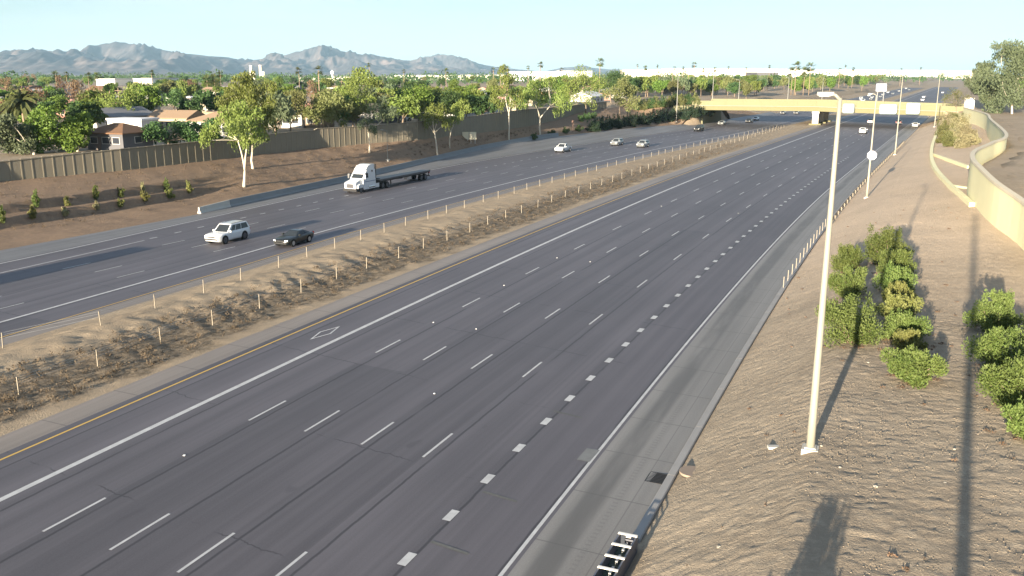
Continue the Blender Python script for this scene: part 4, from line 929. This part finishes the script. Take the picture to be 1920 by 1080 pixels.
# ---- generic crowns shared by the many trees behind
def crown_mesh(kind,n,size,hang,seed,shape):
    r=random.Random(seed); cl=[]
    for k in range(shape[0]):
        a=r.uniform(0,2*PI); q=math.sqrt(r.random())*.66; zc=r.uniform(-.45,.6)*(1-.4*q); rr=r.uniform(.24,.42)
        cl.append((math.cos(a)*q,math.sin(a)*q,shape[1]+zc*shape[2],rr,rr*r.uniform(.7,1.0)))
    return leafmesh('crown',leaves(cl,n,size,1.7,hang),LEAF[kind]),cl
def trunk_mesh(cl,shape):
    mb=MB(); fk=Vector((.03,.02,shape[1]*.45)); mb.tube([(0,0,-.15),(.01,0,shape[1]*.25),fk],[.055,.045,.035],6)
    for c in cl[:7]: limb(mb,fk,c[:3],.022,.006,.08,3)
    return mb.mesh('trunk',M_barkg,True)
KINDS={}
for kd,nm,lab in (('green','leafy_tree','mid green leafy tree'),('dark','dense_tree','dense dark green tree'),('willow','feathery_tree','feathery yellow green tree'),('olive','olive_tree','dull olive tree'),('grey','grey_tree','grey green loose tree'),('brown','bare_tree','brown half bare tree')):
    KINDS[kd]=(nm,lab,[])
    for q in range(3):
        shape=(13+3*q,1.05,.75); me,cl=crown_mesh(kd,1900 if kd!='brown' else 700,.15 if kd!='brown' else .11,.35 if kd in('willow','grey','olive') else 0,100+q*7+len(kd),shape); KINDS[kd][2].append((me,trunk_mesh(cl,shape)))
def gtree(kd,x,y,z,w,h,label=None,group='trees among the houses beyond the wall'):
    nm,lab,ms=KINDS[kd]; cm,tm=ms[rnd.randrange(3)]
    t=thing(nm,label or lab+' among the houses beyond the wall',('tree'),(x,y,z),rnd.uniform(0,6.28),group)
    t.scale=(w/2*rnd.uniform(.9,1.1),w/2*rnd.uniform(.9,1.1),h/1.75)
    link('crown',cm,t); link('trunk',tm,t); return t
def corridor(x,y):   # free of the freeway, its banks and the wall
    s,d=sd(x,y); return lerp(LWALL,s)-3<d<lerp(RW,s)+6 if s<440 else -75<d<60
# ---------------------------------------------------------------- houses
M_hw={k:plain('house_wall_'+k,c,.85,.08,.7) for k,c in dict(cream=(.34,.30,.23),white=(.46,.45,.43),grey=(.10,.10,.11),tan=(.22,.17,.115),pink=(.30,.17,.14)).items()}
M_hr={k:plain('house_roof_'+k,c,.9,.15,2.5) for k,c in dict(brown=(.15,.085,.05),tan=(.27,.19,.125),pink=(.36,.20,.155),grey=(.19,.19,.20),white=(.62,.62,.62),dark=(.10,.085,.075)).items()}
M_win=plain('window_glass_dark',(.03,.035,.045),.15); M_door=plain('house_door',(.10,.08,.07),.6)
HOUSES=[]
def house(label,x,y,z,rz,L,Wd,h,roof,rc,wc,group=None,name='house'):
    t=thing(name,label,'house',(x,y,z),rz,group); l,w=L/2,Wd/2; HOUSES.append((x,y,max(L,Wd)/2))
    part('wall',MB().box(-l,l,-w,w,-.5,h),M_hw[wc],t); e=.55
    if roof=='flat': part('roof',MB().box(-l-.15,l+.15,-w-.15,w+.15,h+.002,h+.35),M_hr[rc],t)
    else:
        k=(w if roof=='hip' else -.0); rh=w*.42; b=[(-l-e,-w-e,h),(l+e,-w-e,h),(l+e,w+e,h),(-l-e,w+e,h)]
        mb=MB(); r1=(-l-e+k,0,h+rh); r2=(l+e-k,0,h+rh); up=lambda p:(p[0],p[1],p[2]+.16)
        B=[up(p) for p in b]
        mb.quad(B[0],B[1],up(r2),up(r1)); mb.quad(B[2],B[3],up(r1),up(r2)); mb.quad(B[1],B[2],up(r2)); mb.quad(B[3],B[0],up(r1))
        mb.quad(b[3],b[2],b[1],b[0])
        for i in range(4): mb.quad(b[i],b[(i+1)%4],B[(i+1)%4],B[i])
        part('roof',mb,M_hr[rc],t)
    for sx in (-.6,.05,.62):
        o=part('window',MB().box(sx*l-.75,sx*l+.75,-w-.05,-w+.02,1.0,2.1),M_hw['white'],t); part('pane',MB().box(sx*l-.66,sx*l+.66,-w-.07,-w-.051,1.08,2.02),M_win,o)
    o=part('window',MB().box(l-.02,l+.05,-.8,.8,1.0,2.1),M_hw['white'],t); part('pane',MB().box(l+.051,l+.07,-.7,.7,1.08,2.02),M_win,o)
    part('door',MB().box(-.36*l-.5,-.36*l+.5,-w-.045,-w+.02,0,2.05),M_door,t)
    return t
def hpos(px,py,z=NG): x,y=at(px,py,z); return x,y,z
x,y,z=hpos(207,283); house('brown roofed grey house close behind the left part of the wall',x,y+4,z,-.35,7.2,6.5,2.6,'hip','brown','grey')
x,y,z=hpos(236,256); house('flat roofed white block just behind the brown roofed house',x,y+4,z,-.3,8,5,3.0,'flat','white','white')
x,y,z=hpos(318,248); house('tan roofed cream house with grey gable end, left of the leaning tree',x,y+5,z,-.25,9,7,2.7,'gable','tan','cream')
x,y,z=hpos(112,222); house('pinkish roofed house behind the bright green tree on the left',x,y+5,z,-.5,13,9,3.0,'hip','pink','pink')
x,y,z=hpos(8,225); house('reddish roofed house at the far left edge behind the wall',x,y+5,z,-.4,12,8,3.0,'hip','pink','white')
x,y,z=hpos(540,240); house('white walled house glimpsed behind the right of the tallest tree',x,y+3,z,-.2,8,6,3.0,'gable','grey','white')
x,y,z=hpos(585,240); house('small tan house half hidden behind the leaning olive tree',x,y+3,z,-.2,7,6,3.0,'flat','tan','tan')
x,y,z=hpos(735,222); house('dark roofed house behind the white parked car above the wall',x,y+8,z,-.2,12,8,2.9,'gable','dark','grey')
x,y,z=hpos(870,206); house('brown roofed house above the wall behind the sign board',x,y+5,z,-.2,13,9,3.0,'gable','brown','cream')
x,y,z=hpos(1130,188); house('small salmon walled house at the right end of the wall',x,y+3,z,0,7,6,2.8,'flat','pink','pink')
for px,py,c,lb in ((176,276,P_white,'white parked car beside the brown roofed house'),(757,227,P_white,'white parked car just behind the wall under the domed trees'),(783,222,P_grey,'grey parked car right of the white one behind the wall')):
    x,y=at(px,py,NG); c_=car('parked_car',lb,'car',XOVER,c,(x,y,NG),1.9)
hk=[('pink','cream'),('tan','cream'),('grey','white'),('white','white'),('brown','tan'),('dark','grey'),('tan','white')]
nh=0
for k in range(900):
    a=rnd.uniform(math.radians(-33),math.radians(14)); D=rnd.uniform(165,560); x,y=D*math.tan(a),D
    if corridor(x,y) or any(math.hypot(x-p,y-q)<r+11 for p,q,r in HOUSES): continue
    s,d=sd(x,y)
    if d>lerp(LWALL,s)-14: continue
    rc,wc=hk[rnd.randrange(7)]
    house('low %s roofed house with %s walls among the trees beyond the wall'%(rc,wc),x,y,NG-.1,-axis(min(s,180))[2]+rnd.choice((0,PI/2))+rnd.uniform(-.06,.06),rnd.uniform(11,16),rnd.uniform(8,10),2.9,rnd.choice(('hip','gable','gable','flat')),rc,wc,'houses beyond the wall'); nh+=1
    if nh>=80: break
# ---- trees in rows among the houses, thinner near, filling further out
def clear(x,y,r): return all(math.hypot(x-p,y-q)>rr*.8+r for p,q,rr in HOUSES)
nt=0
for k in range(6000):
    a=rnd.uniform(math.radians(-36),math.radians(24)); D=(140+rnd.random()*170) if k%2 else 220*math.exp(rnd.random()*1.7); x,y=D*math.tan(a),D
    s,d=sd(x,y)
    if corridor(x,y) or d>0: continue
    gap=lerp(LWALL,s)-d
    w=rnd.uniform(6.5,11.5); h=rnd.uniform(6.0,10.5)-(1.0 if D<320 else 0)
    if s<440 and gap<6: continue
    pxx=960+F*math.tan(a)*.972
    if 235<pxx<520 and 165<D<360 and rnd.random()<.78: continue
    if D<175 and a<math.radians(-17): continue
    if D<380 and not clear(x,y,w*.4): continue
    kd=rnd.choices(('green','dark','willow','olive','grey','brown'),(8,5,5,2.5,2,.5))[0]
    if a<math.radians(-25) and D>220 and rnd.random()<.15: kd='brown'; h*=1.25
    gtree(kd,x,y,NG-.1,w,h); nt+=1
    if nt>=330: break
# right side and beyond the bridge
for k in range(190):
    s=440*math.exp(rnd.random()*1.1); d=-rnd.uniform(66,66+s*.22) if k%9 else rnd.uniform(45,120); x,y=xy(s,d)
    kd=rnd.choice(('green','dark','olive','grey','willow')); g=gtree(kd,x,y,zf(min(s,700),d)-.2,rnd.uniform(7,12),rnd.uniform(7,12),KINDS[kd][1]+' on the banks beyond the bridge','trees beyond the bridge')
for k in range(70):
    x,y=at(rnd.uniform(1400,1712),rnd.uniform(149,173),3.0); s,d=sd(x,y)
    if d>-52: continue
    gtree(rnd.choice(('green','dark','olive','willow','green')),x,y,2.8,rnd.uniform(9,15),rnd.uniform(9,14),'broad tree in the thick belt left of the freeway beyond the bridge','tree belt beyond the bridge')
for k in range(26):
    s=rnd.uniform(340,900); d=rnd.uniform(50,120); x,y=xy(s,d); kd=rnd.choice(('grey','olive','green')); gtree(kd,x,y,NG-.2,rnd.uniform(6,10),rnd.uniform(8,13),KINDS[kd][1]+' on the right bank behind the gum trees','trees on the right bank')
# far-off tree line: one mass nobody could count
V=[]
fr=np.random.default_rng(5)
cl=[]
for k in range(1500):
    a=fr.uniform(math.radians(-36),math.radians(31)); D=fr.uniform(1000,2300); x,y=D*math.tan(a),D; s,d=sd(x,y)
    if -70<d<60 and s<1520: continue
    r=fr.uniform(4,8)*(1.5 if fr.random()<.25 else 1); cl.append((x,y,NG+r*.6,r,r*.8))
setting(link('distant_treeline',leafmesh('distant_treeline',leaves(cl,52000,2.6,1.5),LEAF['dark'])),'stuff')
# ---- palms
def frond_mesh(fan,name):
    mb=MB()
    for k in range(26 if fan else 34):
        a=rnd.uniform(0,2*PI); el=rnd.uniform(-.9,1.2) if fan else rnd.uniform(-.7,1.3); L=rnd.uniform(.85,1.1)
        dirv=Vector((math.cos(a)*math.cos(el),math.sin(a)*math.cos(el),math.sin(el))); side=dirv.cross(Vector((0,0,1))).normalized()
        if fan:
            c=dirv*L*.45
            for j in range(7):
                an=(j-3)*.32; e=dirv*math.cos(an)+side*math.sin(an); p=c+e*L*.55-Vector((0,0,.12*abs(j-3)/3)); q=side*.05
                mb.quad(c-q*.6,c+q*.6,p+q,p-q)
        else:
            prev=Vector((0,0,0))
            for j in range(1,6):
                t=j/5; p=dirv*L*t-Vector((0,0,.55*t*t*L)); 
                for sg in (-1,1):
                    mb.quad(prev,p,p+side*sg*.16*(1-.6*t)-Vector((0,0,.10)),prev+side*sg*.16*(1-.5*(t-.2))-Vector((0,0,.08)))
                prev=p
    me=bpy.data.meshes.new(name); me.from_pydata([tuple(v) for v in mb.v],[],mb.f); me.materials.append(LEAF['palm']); return me
FAN=frond_mesh(True,'fronds'); FEA=frond_mesh(False,'fronds')
PT=MB().tube([(0,0,-.02),(.006,0,.3),(-.004,0,.7),(0,0,1)],[.016,.012,.010,.011],8).mesh('trunk',M_palmt,True)
def palm(px,pyt,D,r,label,fan=True,group='fan palms above the rooftops',zb=NG):
    x,y,zt_=atD(px,pyt,D); h=zt_+r*.1-zb; t=thing('palm_tree',label,'palm',(x,y,zb),rnd.uniform(0,6),group)
    a=link('trunk',PT,t); a.scale=(h*(1.0 if fan else 2.6),h*(1.0 if fan else 2.6),h); c=link('fronds',FAN if fan else FEA,t,(0,0,h)); c.scale=(r,r,r); return t
palm(40,192,165,4.6,'big feathery date palm at the left edge behind the wall',False,None)
palm(1125,118,420,2.5,'tallest fan palm standing above the trees in the middle of the skyline',group=None)
palm(597,133,240,1.5,'slim fan palm with long bare trunk above the tan house',group=None)
palm(284,137,420,1.7,'fan palm against the mountains above the tan roofed house',group=None)
for px,py,D in ((692,122,640),(990,127,700),(1013,122,480),(952,129,420),(938,130,430),(925,132,430),(836,134,500),(757,134,560),(1195,123,800),(1233,124,800),(1210,128,620),(1302,122,560),(1265,128,700),(1281,128,700),(1320,132,640),(1341,131,640),(1366,127,900),(1400,130,760),(1443,125,900),(1586,124,900),(1600,130,800),(1575,131,800),(1690,130,900),(1727,128,1000),(124,140,420),(165,143,420),(182,143,430),(104,141,380),(413,140,480),(560,133,420),(1053,131,640)):
    palm(px,py,D,rnd.uniform(1.5,2.2),'distant fan palm on the skyline above the rooftops')
for px,py,D in ((1493,125,520),(1520,127,520),(1486,136,520),(1509,135,520)):
    palm(px,py,D,3.4,'fan palm in the dark clump above the bridge','fan',group='clump of palms above the bridge')
for px,py,D in ((388,152,330),(402,150,335),(410,158,330)): palm(px,py,D,2.6,'dark palm in the brown trunked clump left of the tallest tree',group='palm clump among the houses')
# ---- shrubs on the near gravel
def shrub(name,label,px,py,w,h,kind,n,group=None,size=.16,sub=15,up=.6):
    g=ground(px,py); sc=math.sqrt(g[0]**2+g[1]**2+(H-g[2])**2)/F*(1.13 if size<.2 else 1); R_=w*sc/2*(1.22 if size<.2 else 1); Hh=h*sc*(.86 if size<.2 else 1.03)
    t=thing(name,label,'shrub',g,rnd.uniform(0,.3),group); cl=[(0,0,Hh*.40,R_*.66,Hh*.42),(0,0,Hh*.16,R_*.6,Hh*.18)]
    mb=MB()
    for k in range(sub):
        a=2*PI*k/sub+rnd.uniform(-.3,.3); q=R_*rnd.uniform(.35,.85); rr=R_*rnd.uniform(.24,.38); zc=Hh*rnd.uniform(.12,.78)
        cl.append((q*math.cos(a),q*math.sin(a),zc,rr,rr*1.05)); limb(mb,(0,0,-.1),(q*math.cos(a),q*math.sin(a),zc),.035,.01,.1,3)
    for k in range(sub):   # upright sprigs that break the outline
        a=rnd.uniform(0,6.28); q=R_*rnd.uniform(0,.7); cl.append((q*math.cos(a),q*math.sin(a),Hh*rnd.uniform(.75,.95),R_*.13,Hh*.2))
    part('stems',mb,M_barkg,t); part('foliage',leafmesh('foliage',leaves(cl,int(n*4.8),size*.78,2.4,0,up),LEAF[kind]),None,t); return t
SH=[('rounded green shrub at the back of the left row behind the nearest lamp',1587,508,46,46,'bush'),('middle green shrub of the left row behind the nearest lamp',1589,556,56,52,'bush'),('largest green shrub, at the front of the left row beside the nearest lamp',1592,642,92,82,'bush'),
 ('tall pale green shrub at the back of the middle row',1658,492,64,60,'bush'),('second green shrub from the back of the middle row',1676,520,50,48,'bush'),('bright green shrub third from the back of the middle row',1680,548,56,46,'bush'),('yellowish shrub in the middle of the middle row',1681,575,46,42,'bushy'),('larger yellow green shrub below the yellowish one in the middle row',1684,604,54,46,'bushy'),('green shrub third from the front of the middle row',1694,636,58,48,'bush'),('small yellowish shrub second from the front of the middle row',1700,660,42,40,'bushy'),('low rounded shrub at the very front of the middle row',1711,714,72,54,'bush'),
 ('farthest dark green shrub of the group at the right edge',1866,622,62,66,'bush'),('spreading green shrub second in the group at the right edge',1886,702,88,78,'bush'),('big leafy green shrub nearest in the group at the right edge',1905,764,86,86,'bush'),('green shrub cut off by the right edge of the view',1925,820,60,60,'bush')]
for lb,px,py,w,h,kd in SH: shrub('leafy_shrub',lb,px,py,w,h,kd,2600 if w>60 else 1700,size=.17 if py>600 else .19)
lt=[]
for lb,px,py,w,h,kd in SH:
    g=ground(px,py); s0,d0=sd(g[0],g[1])
    for k in range(9):
        s,d=s0+rnd.gauss(.2,.9),d0+rnd.gauss(0,.9); x,y=xy(s,d); lt.append((x,y,zf(s,d)+.04,.30,.03))
for k in range(90):
    s,d=rnd.uniform(28,120),rnd.uniform(21.8,34.5); x,y=xy(s,d); lt.append((x,y,zf(s,d)+.05,rnd.uniform(.06,.2),.05))
setting(link('leaf_litter',leafmesh('leaf_litter',leaves(lt,5200,.09,1.8),leafmat('litter_brown',(.20,.13,.085),(.15,.10,.065),(.27,.18,.11)))),'stuff')
# shrub below the viewpoint, only its shadow enters the view
x,y=4.2,14.6; z=zt(x,y); t=thing('leafy_shrub','tall shrub below the viewpoint whose shadow lies on the gravel','shrub',(x,y,z)); cl=[(rnd.uniform(-1.15,1.15),rnd.uniform(-.6,.6),rnd.uniform(.4,1.35),.6,.55) for k in range(20)]+[(rnd.uniform(-.7,.7),0,2.0,.3,.5) for k in range(4)]
part('foliage',leafmesh('foliage',leaves(cl,9000,.17,2,0,.5),LEAF['bush']),None,t)
# pale dry shrubs inside the loop of the low wall
for k,(px,py,w,h) in enumerate(((1790,232,36,16),(1775,240,36,24),(1800,246,40,26),(1768,255,34,24),(1790,262,42,26),(1812,260,34,22),(1780,275,40,24),(1805,277,40,22),(1822,272,30,16),(1768,268,26,20))):
    shrub('dry_shrub','pale olive shrub in the clump between the low curb wall and the snaking sound wall',px,py,w,h,'dry' if k%3 else 'olive',800,'shrubs inside the wall loop',.34,6,.2)
# oleander hedge at the left of the bridge
for k in range(26):
    t=k/25; px=1108+t*222; py=247-t*30+2*math.sin(k*2.3)
    shrub('oleander_shrub','dark green oleander shrub in the hedge left of the bridge',px,py,20+6*rnd.random(),19+5*rnd.random(),'hedge',420,'oleander hedge',.4,5,.2)
for px,py in ((1000,262),(1035,255),(1060,250),(1085,246),(1090,228),(1100,224),(1112,222)): shrub('low_shrub','low dark shrub on the embankment near the hedge',px,py,18,11,'dark',260,'low shrubs near the hedge',.35,4,.2)
for k in range(10): shrub('bank_shrub','brownish shrub on the bank between the wall end and the bridge',1195+k*12,207-k*1.5+rnd.uniform(-2,2),26,20,'olive' if k%2 else 'dark',380,'shrubs between wall and bridge',.5,5,.1)
# small scrubby plants on the terraces at the left
for k,(px,py,w,h,kd) in enumerate(((68,388,18,26,'bush'),(62,410,16,22,'bushy'),(126,386,12,16,'bushy'),(122,405,16,14,'dry'),(180,374,16,22,'bush'),(182,393,16,14,'dry'),(228,370,13,16,'bush'),(226,388,18,14,'bushy'),(272,378,18,18,'bushy'),(268,358,10,14,'dry'),(318,372,18,16,'bushy'),(313,357,14,20,'bush'),(355,362,14,20,'bushy'),(5,418,16,26,'bush'))):
    shrub('scrub_plant','small scrubby plant growing on the terraced embankment at the left',px,py,w,h,kd,240,'scrub plants on the terraces',.28,4,.4)
# dead weeds and loose stones nobody could count
def scatter(n,srange,drange,zf_,r,bias=1.0):
    P=[]
    for k in range(n):
        q=rnd.random()**bias; s=srange[0]+(srange[1]-srange[0])*q; a,b=drange(s); d=rnd.uniform(a,b); x,y=xy(s,d)
        P.append((x,y,zf_(s,d)+r*.3,r*rnd.uniform(.5,1.3),r*rnd.uniform(.4,.9)))
    return P
M_weed=leafmat('dead_weed',(.15,.115,.075),(.12,.095,.065),(.19,.15,.09))
setting(link('dry_weeds',leafmesh('dry_weeds',leaves(scatter(1500,(35,230),lambda s:(-16.8,-10.6),lambda s,d:zf(s,d)+.05,.24,1.7)+scatter(500,(70,230),lambda s:(lerp(LWALL,s)+1,lerp(TOE,s)-1),lambda s,d:zf(s,d)+.05,.30),22000,.17,3,0,.4),M_weed)),'stuff')
oc=np.array([(1,0,0),(0,1,0),(-1,0,0),(0,-1,0),(0,0,.8),(0,0,-.5)]); of=np.array([(0,1,4),(1,2,4),(2,3,4),(3,0,4),(1,0,5),(2,1,5),(3,2,5),(0,3,5)])
Pp=np.array(scatter(12000,(22,95),lambda s:(21.8,36.5),lambda s,d:zf(s,d)+.012,.026,1.6)); Rr=RG.random((len(Pp),1,3))*.6+.7
Vv=(Pp[:,None,:3]+oc[None]*Rr*Pp[:,None,3:4]).reshape(-1,3); Ff=(of[None]+np.arange(len(Pp))[:,None,None]*6).reshape(-1,3)
setting(link('loose_gravel',npmesh('loose_gravel',Vv,Ff,plain('gravel_stones',(.26,.215,.165),.95,.3,1.3,local=False))),'stuff')
# ---- utility poles and street furniture in the neighbourhood
for k,(px,yt,yb,D) in enumerate(((331,205,232,190),(361,210,232,195),(205,170,195,260),(221,165,195,260),(1262,130,180,480),(1292,128,180,480),(640,150,180,420),(1108,150,190,380))):
    x,y,z1=atD(px,yt,D); t=thing('utility_pole','thin brown utility pole among the houses beyond the wall','pole',(x,y,NG),0,'utility poles'); part('pole',MB().tube([(0,0,0),(0,0,z1-NG)],[.16,.10],7),M_palmt,t); part('cross_arm',MB().box(-1.0,1.0,-.06,.06,z1-NG-.8,z1-NG-.65),M_palmt,t)
# ---------------------------------------------------------------- warehouses and stacks on the skyline
M_wh=plain('warehouse_white',(.74,.72,.67),.8,.05,.02); M_whc=plain('warehouse_cream',(.68,.62,.48),.8,.05,.02)
def wh(label,px0,px1,yt,D,dep,mat,group='long pale warehouses on the skyline',name='warehouse'):
    a=atD(px0,yt,D); b=atD(px1,yt,D); t=thing(name,label,'warehouse',((a[0]+b[0])/2,D,0),0,group); l=(b[0]-a[0])/2; h=a[2]
    part('wall',MB().box(-l,l,0,dep,-1,h),mat,t); part('roof',MB().box(-l-.5,l+.5,-.5,dep+.5,h+.01,h+.8),M_hw['white'],t)
    n=max(2,int(l/14))
    for k in range(n): part('dock_door',MB().box(-l+(k+.5)*2*l/n-2.2,-l+(k+.5)*2*l/n+2.2,-.15,.05,0,4.5),M_hw['grey'],t)
WHL=[(560,660,146.5,1500,M_whc),(620,760,144.5,1900,M_wh),(740,870,141.5,1700,M_wh),(850,960,141,1900,M_whc),(955,1060,135,1500,M_wh),(1045,1110,133.5,1700,M_wh),(1170,1330,131.5,1500,M_whc),(1250,1440,129,1800,M_wh),(1390,1500,130.5,1400,M_wh),(1490,1660,131.5,2200,M_wh),(1640,1760,132,3200,M_wh),(1770,1850,133,3200,M_whc),(250,330,148.5,900,M_whc),(180,215,149,900,M_wh),(265,285,148,800,M_wh),(1420,1460,136,1200,M_hw['grey'])]
for k,(a,b,yt,D,m) in enumerate(WHL): wh('long flat pale warehouse on the horizon behind the trees',a,b,yt,D,60,m)
for px,yt in ((470,123),(476,134),(488,122.5),(494,135)):
    x,y,z1=atD(px,yt,1500); t=thing('chimney_stack','pale chimney stack of the group rising left of the middle against the mountains','chimney',(x,y,0),0,'group of chimney stacks'); part('shaft',MB().tube([(0,0,0),(0,0,z1)],[3.0,2.3],14),M_whc,t,True); part('rim',MB().tube([(0,0,z1-1),(0,0,z1+.5)],[2.5,2.5],14),M_wh,t)
x,y,z1=atD(623,132,1500); t=thing('water_tower','tiny white water tower in front of the middle mountain','water tower',(x,y,0)); part('stem',MB().tube([(0,0,0),(0,0,z1-6)],[1.2,1.2],10),M_wh,t); part('tank',MB().loft([[(r*math.cos(2*PI*k/12),r*math.sin(2*PI*k/12),z) for k in range(12)] for r,z in ((.8,z1-8),(3,z1-5),(3,z1-2),(.8,z1))]),M_wh,t)
bx=atD(1652,169,420); t=thing('billboard','pale blank hoarding board among trees beyond the bridge','billboard',(bx[0],bx[1],2)); zt2=atD(1652,157,420)[2]-2; part('board',MB().box(-2.4,2.4,-.12,.12,zt2-3.4,zt2),M_sign,t); part('post',MB().box(-1.6,-1.3,.13,.4,0,zt2-.5).box(1.3,1.6,.13,.4,0,zt2-.5),M_steel,t)
bx=atD(1817,199,285); t=thing('utility_cabinet','pale square cabinet on the bank beside the right end of the bridge','cabinet',(bx[0],bx[1],bx[2]-3)); part('body',MB().box(-1.3,1.3,-.6,.6,0,5.4),M_wh,t); part('lid',MB().box(-1.4,1.4,-.7,.7,5.41,5.6),M_whc,t)
# ---------------------------------------------------------------- mountains
g=G('mountain_rock'); p=g.pos(); n=g.noise(p,.0011,6,.6); n2=g.noise(p,.006,4,.6); M_mt=g.base(g.mix(g.ramp(n2,.35,.65),g.mix(g.ramp(n,.4,.62),(.09,.078,.082),(.19,.145,.13)),(.062,.055,.06)),.95,.1)
def ridge(name,prof,D,dep,seed,nx=420,ny=84):
    xs=np.linspace(prof[0][0],prof[-1][0],nx); V=[]
    hp=np.array([lerp(prof,q) for q in xs]); 
    for j in range(ny):
        v=j/(ny-1)            # 0 foot towards us, .62 crest, 1 foot behind
        for i,px in enumerate(xs):
            Dj=D+dep*(v-.62); x=(px-960)/F*CP*D*(1+.18*(v-.62)); 
            z=(HOR+1-hp[i])*D/F*.944
            sh=(v/.62)**1.15 if v<.62 else ((1-v)/.38)**1.2
            V.append((x,Dj,z,sh,i,j))
    A=np.array(V); z=A[:,2]; sh=A[:,3]
    rid=1-np.abs(fbm(A[:,0]/520+.2*A[:,1]/520,A[:,1]/1500,5,seed)-.5)*2
    rid2=1-np.abs(fbm(A[:,0]/190+A[:,1]/600,A[:,1]/420,4,seed+9)-.5)*2
    rid3=1-np.abs(fbm(A[:,0]/80,A[:,1]/160,3,seed+19)-.5)*2
    low=np.minimum(sh*2,1)*(1-sh**3)
    zz=z*sh*(1-.0*low)+low*((rid-.72)*380+(rid2-.72)*110+(rid3-.7)*24)*np.clip(z/200,.1,1.3)
    zz=np.maximum(zz,-6)*1.0
    P=np.stack([A[:,0],A[:,1],zz+H-14],1)
    i=(np.arange(ny-1)[:,None]*nx+np.arange(nx-1)[None]).ravel()
    return setting(link(name,npmesh(name,P,np.stack([i,i+1,i+nx+1,i+nx],1),M_mt,smooth=False)))
ridge('mountains',[(-260,112),(-150,96),(-60,108),(0,100),(40,106),(70,100),(85,98),(105,102),(140,97),(160,100),(185,99),(215,86),(232,80),(240,78),(248,81),(262,85),(280,87),(310,91),(350,98),(380,101),(400,104),(425,105),(440,109),(470,116),(500,126),(540,138)],9000,5200,3)
ridge('mountains',[(400,138),(450,124),(480,118),(500,112),(530,104),(550,98),(560,95),(590,97),(612,94),(627,92),(645,95),(660,99),(690,103),(710,107),(730,110),(770,115),(820,121),(860,128),(900,138)],10500,5200,23)
ridge('mountains',[(700,138),(740,124),(770,117),(790,112),(800,107),(820,103),(830,102),(850,107),(865,110),(900,119),(930,124),(960,128),(1000,132),(1030,138)],11500,4800,43)
ridge('mountains',[(1000,138),(1030,131),(1055,126),(1080,124),(1095,122),(1110,126),(1130,128),(1160,131),(1190,138)],13000,4000,63,120,30)
# ---------------------------------------------------------------- haze
hz=bpy.data.materials.new('haze_air'); hz.use_nodes=True; ht=hz.node_tree; ht.nodes.remove(ht.nodes['Principled BSDF']); pv=ht.nodes.new('ShaderNodeVolumePrincipled')
pv.inputs['Color'].default_value=(.46,.74,1,1); pv.inputs['Density'].default_value=4.2e-5; pv.inputs['Anisotropy'].default_value=.0
ht.links.new(pv.outputs[0],ht.nodes['Material Output'].inputs['Volume'])
hb=MB().box(-26000,26000,-6000,26000,-3.2,560); setting(link('haze',hb.mesh('haze',hz)),'stuff')
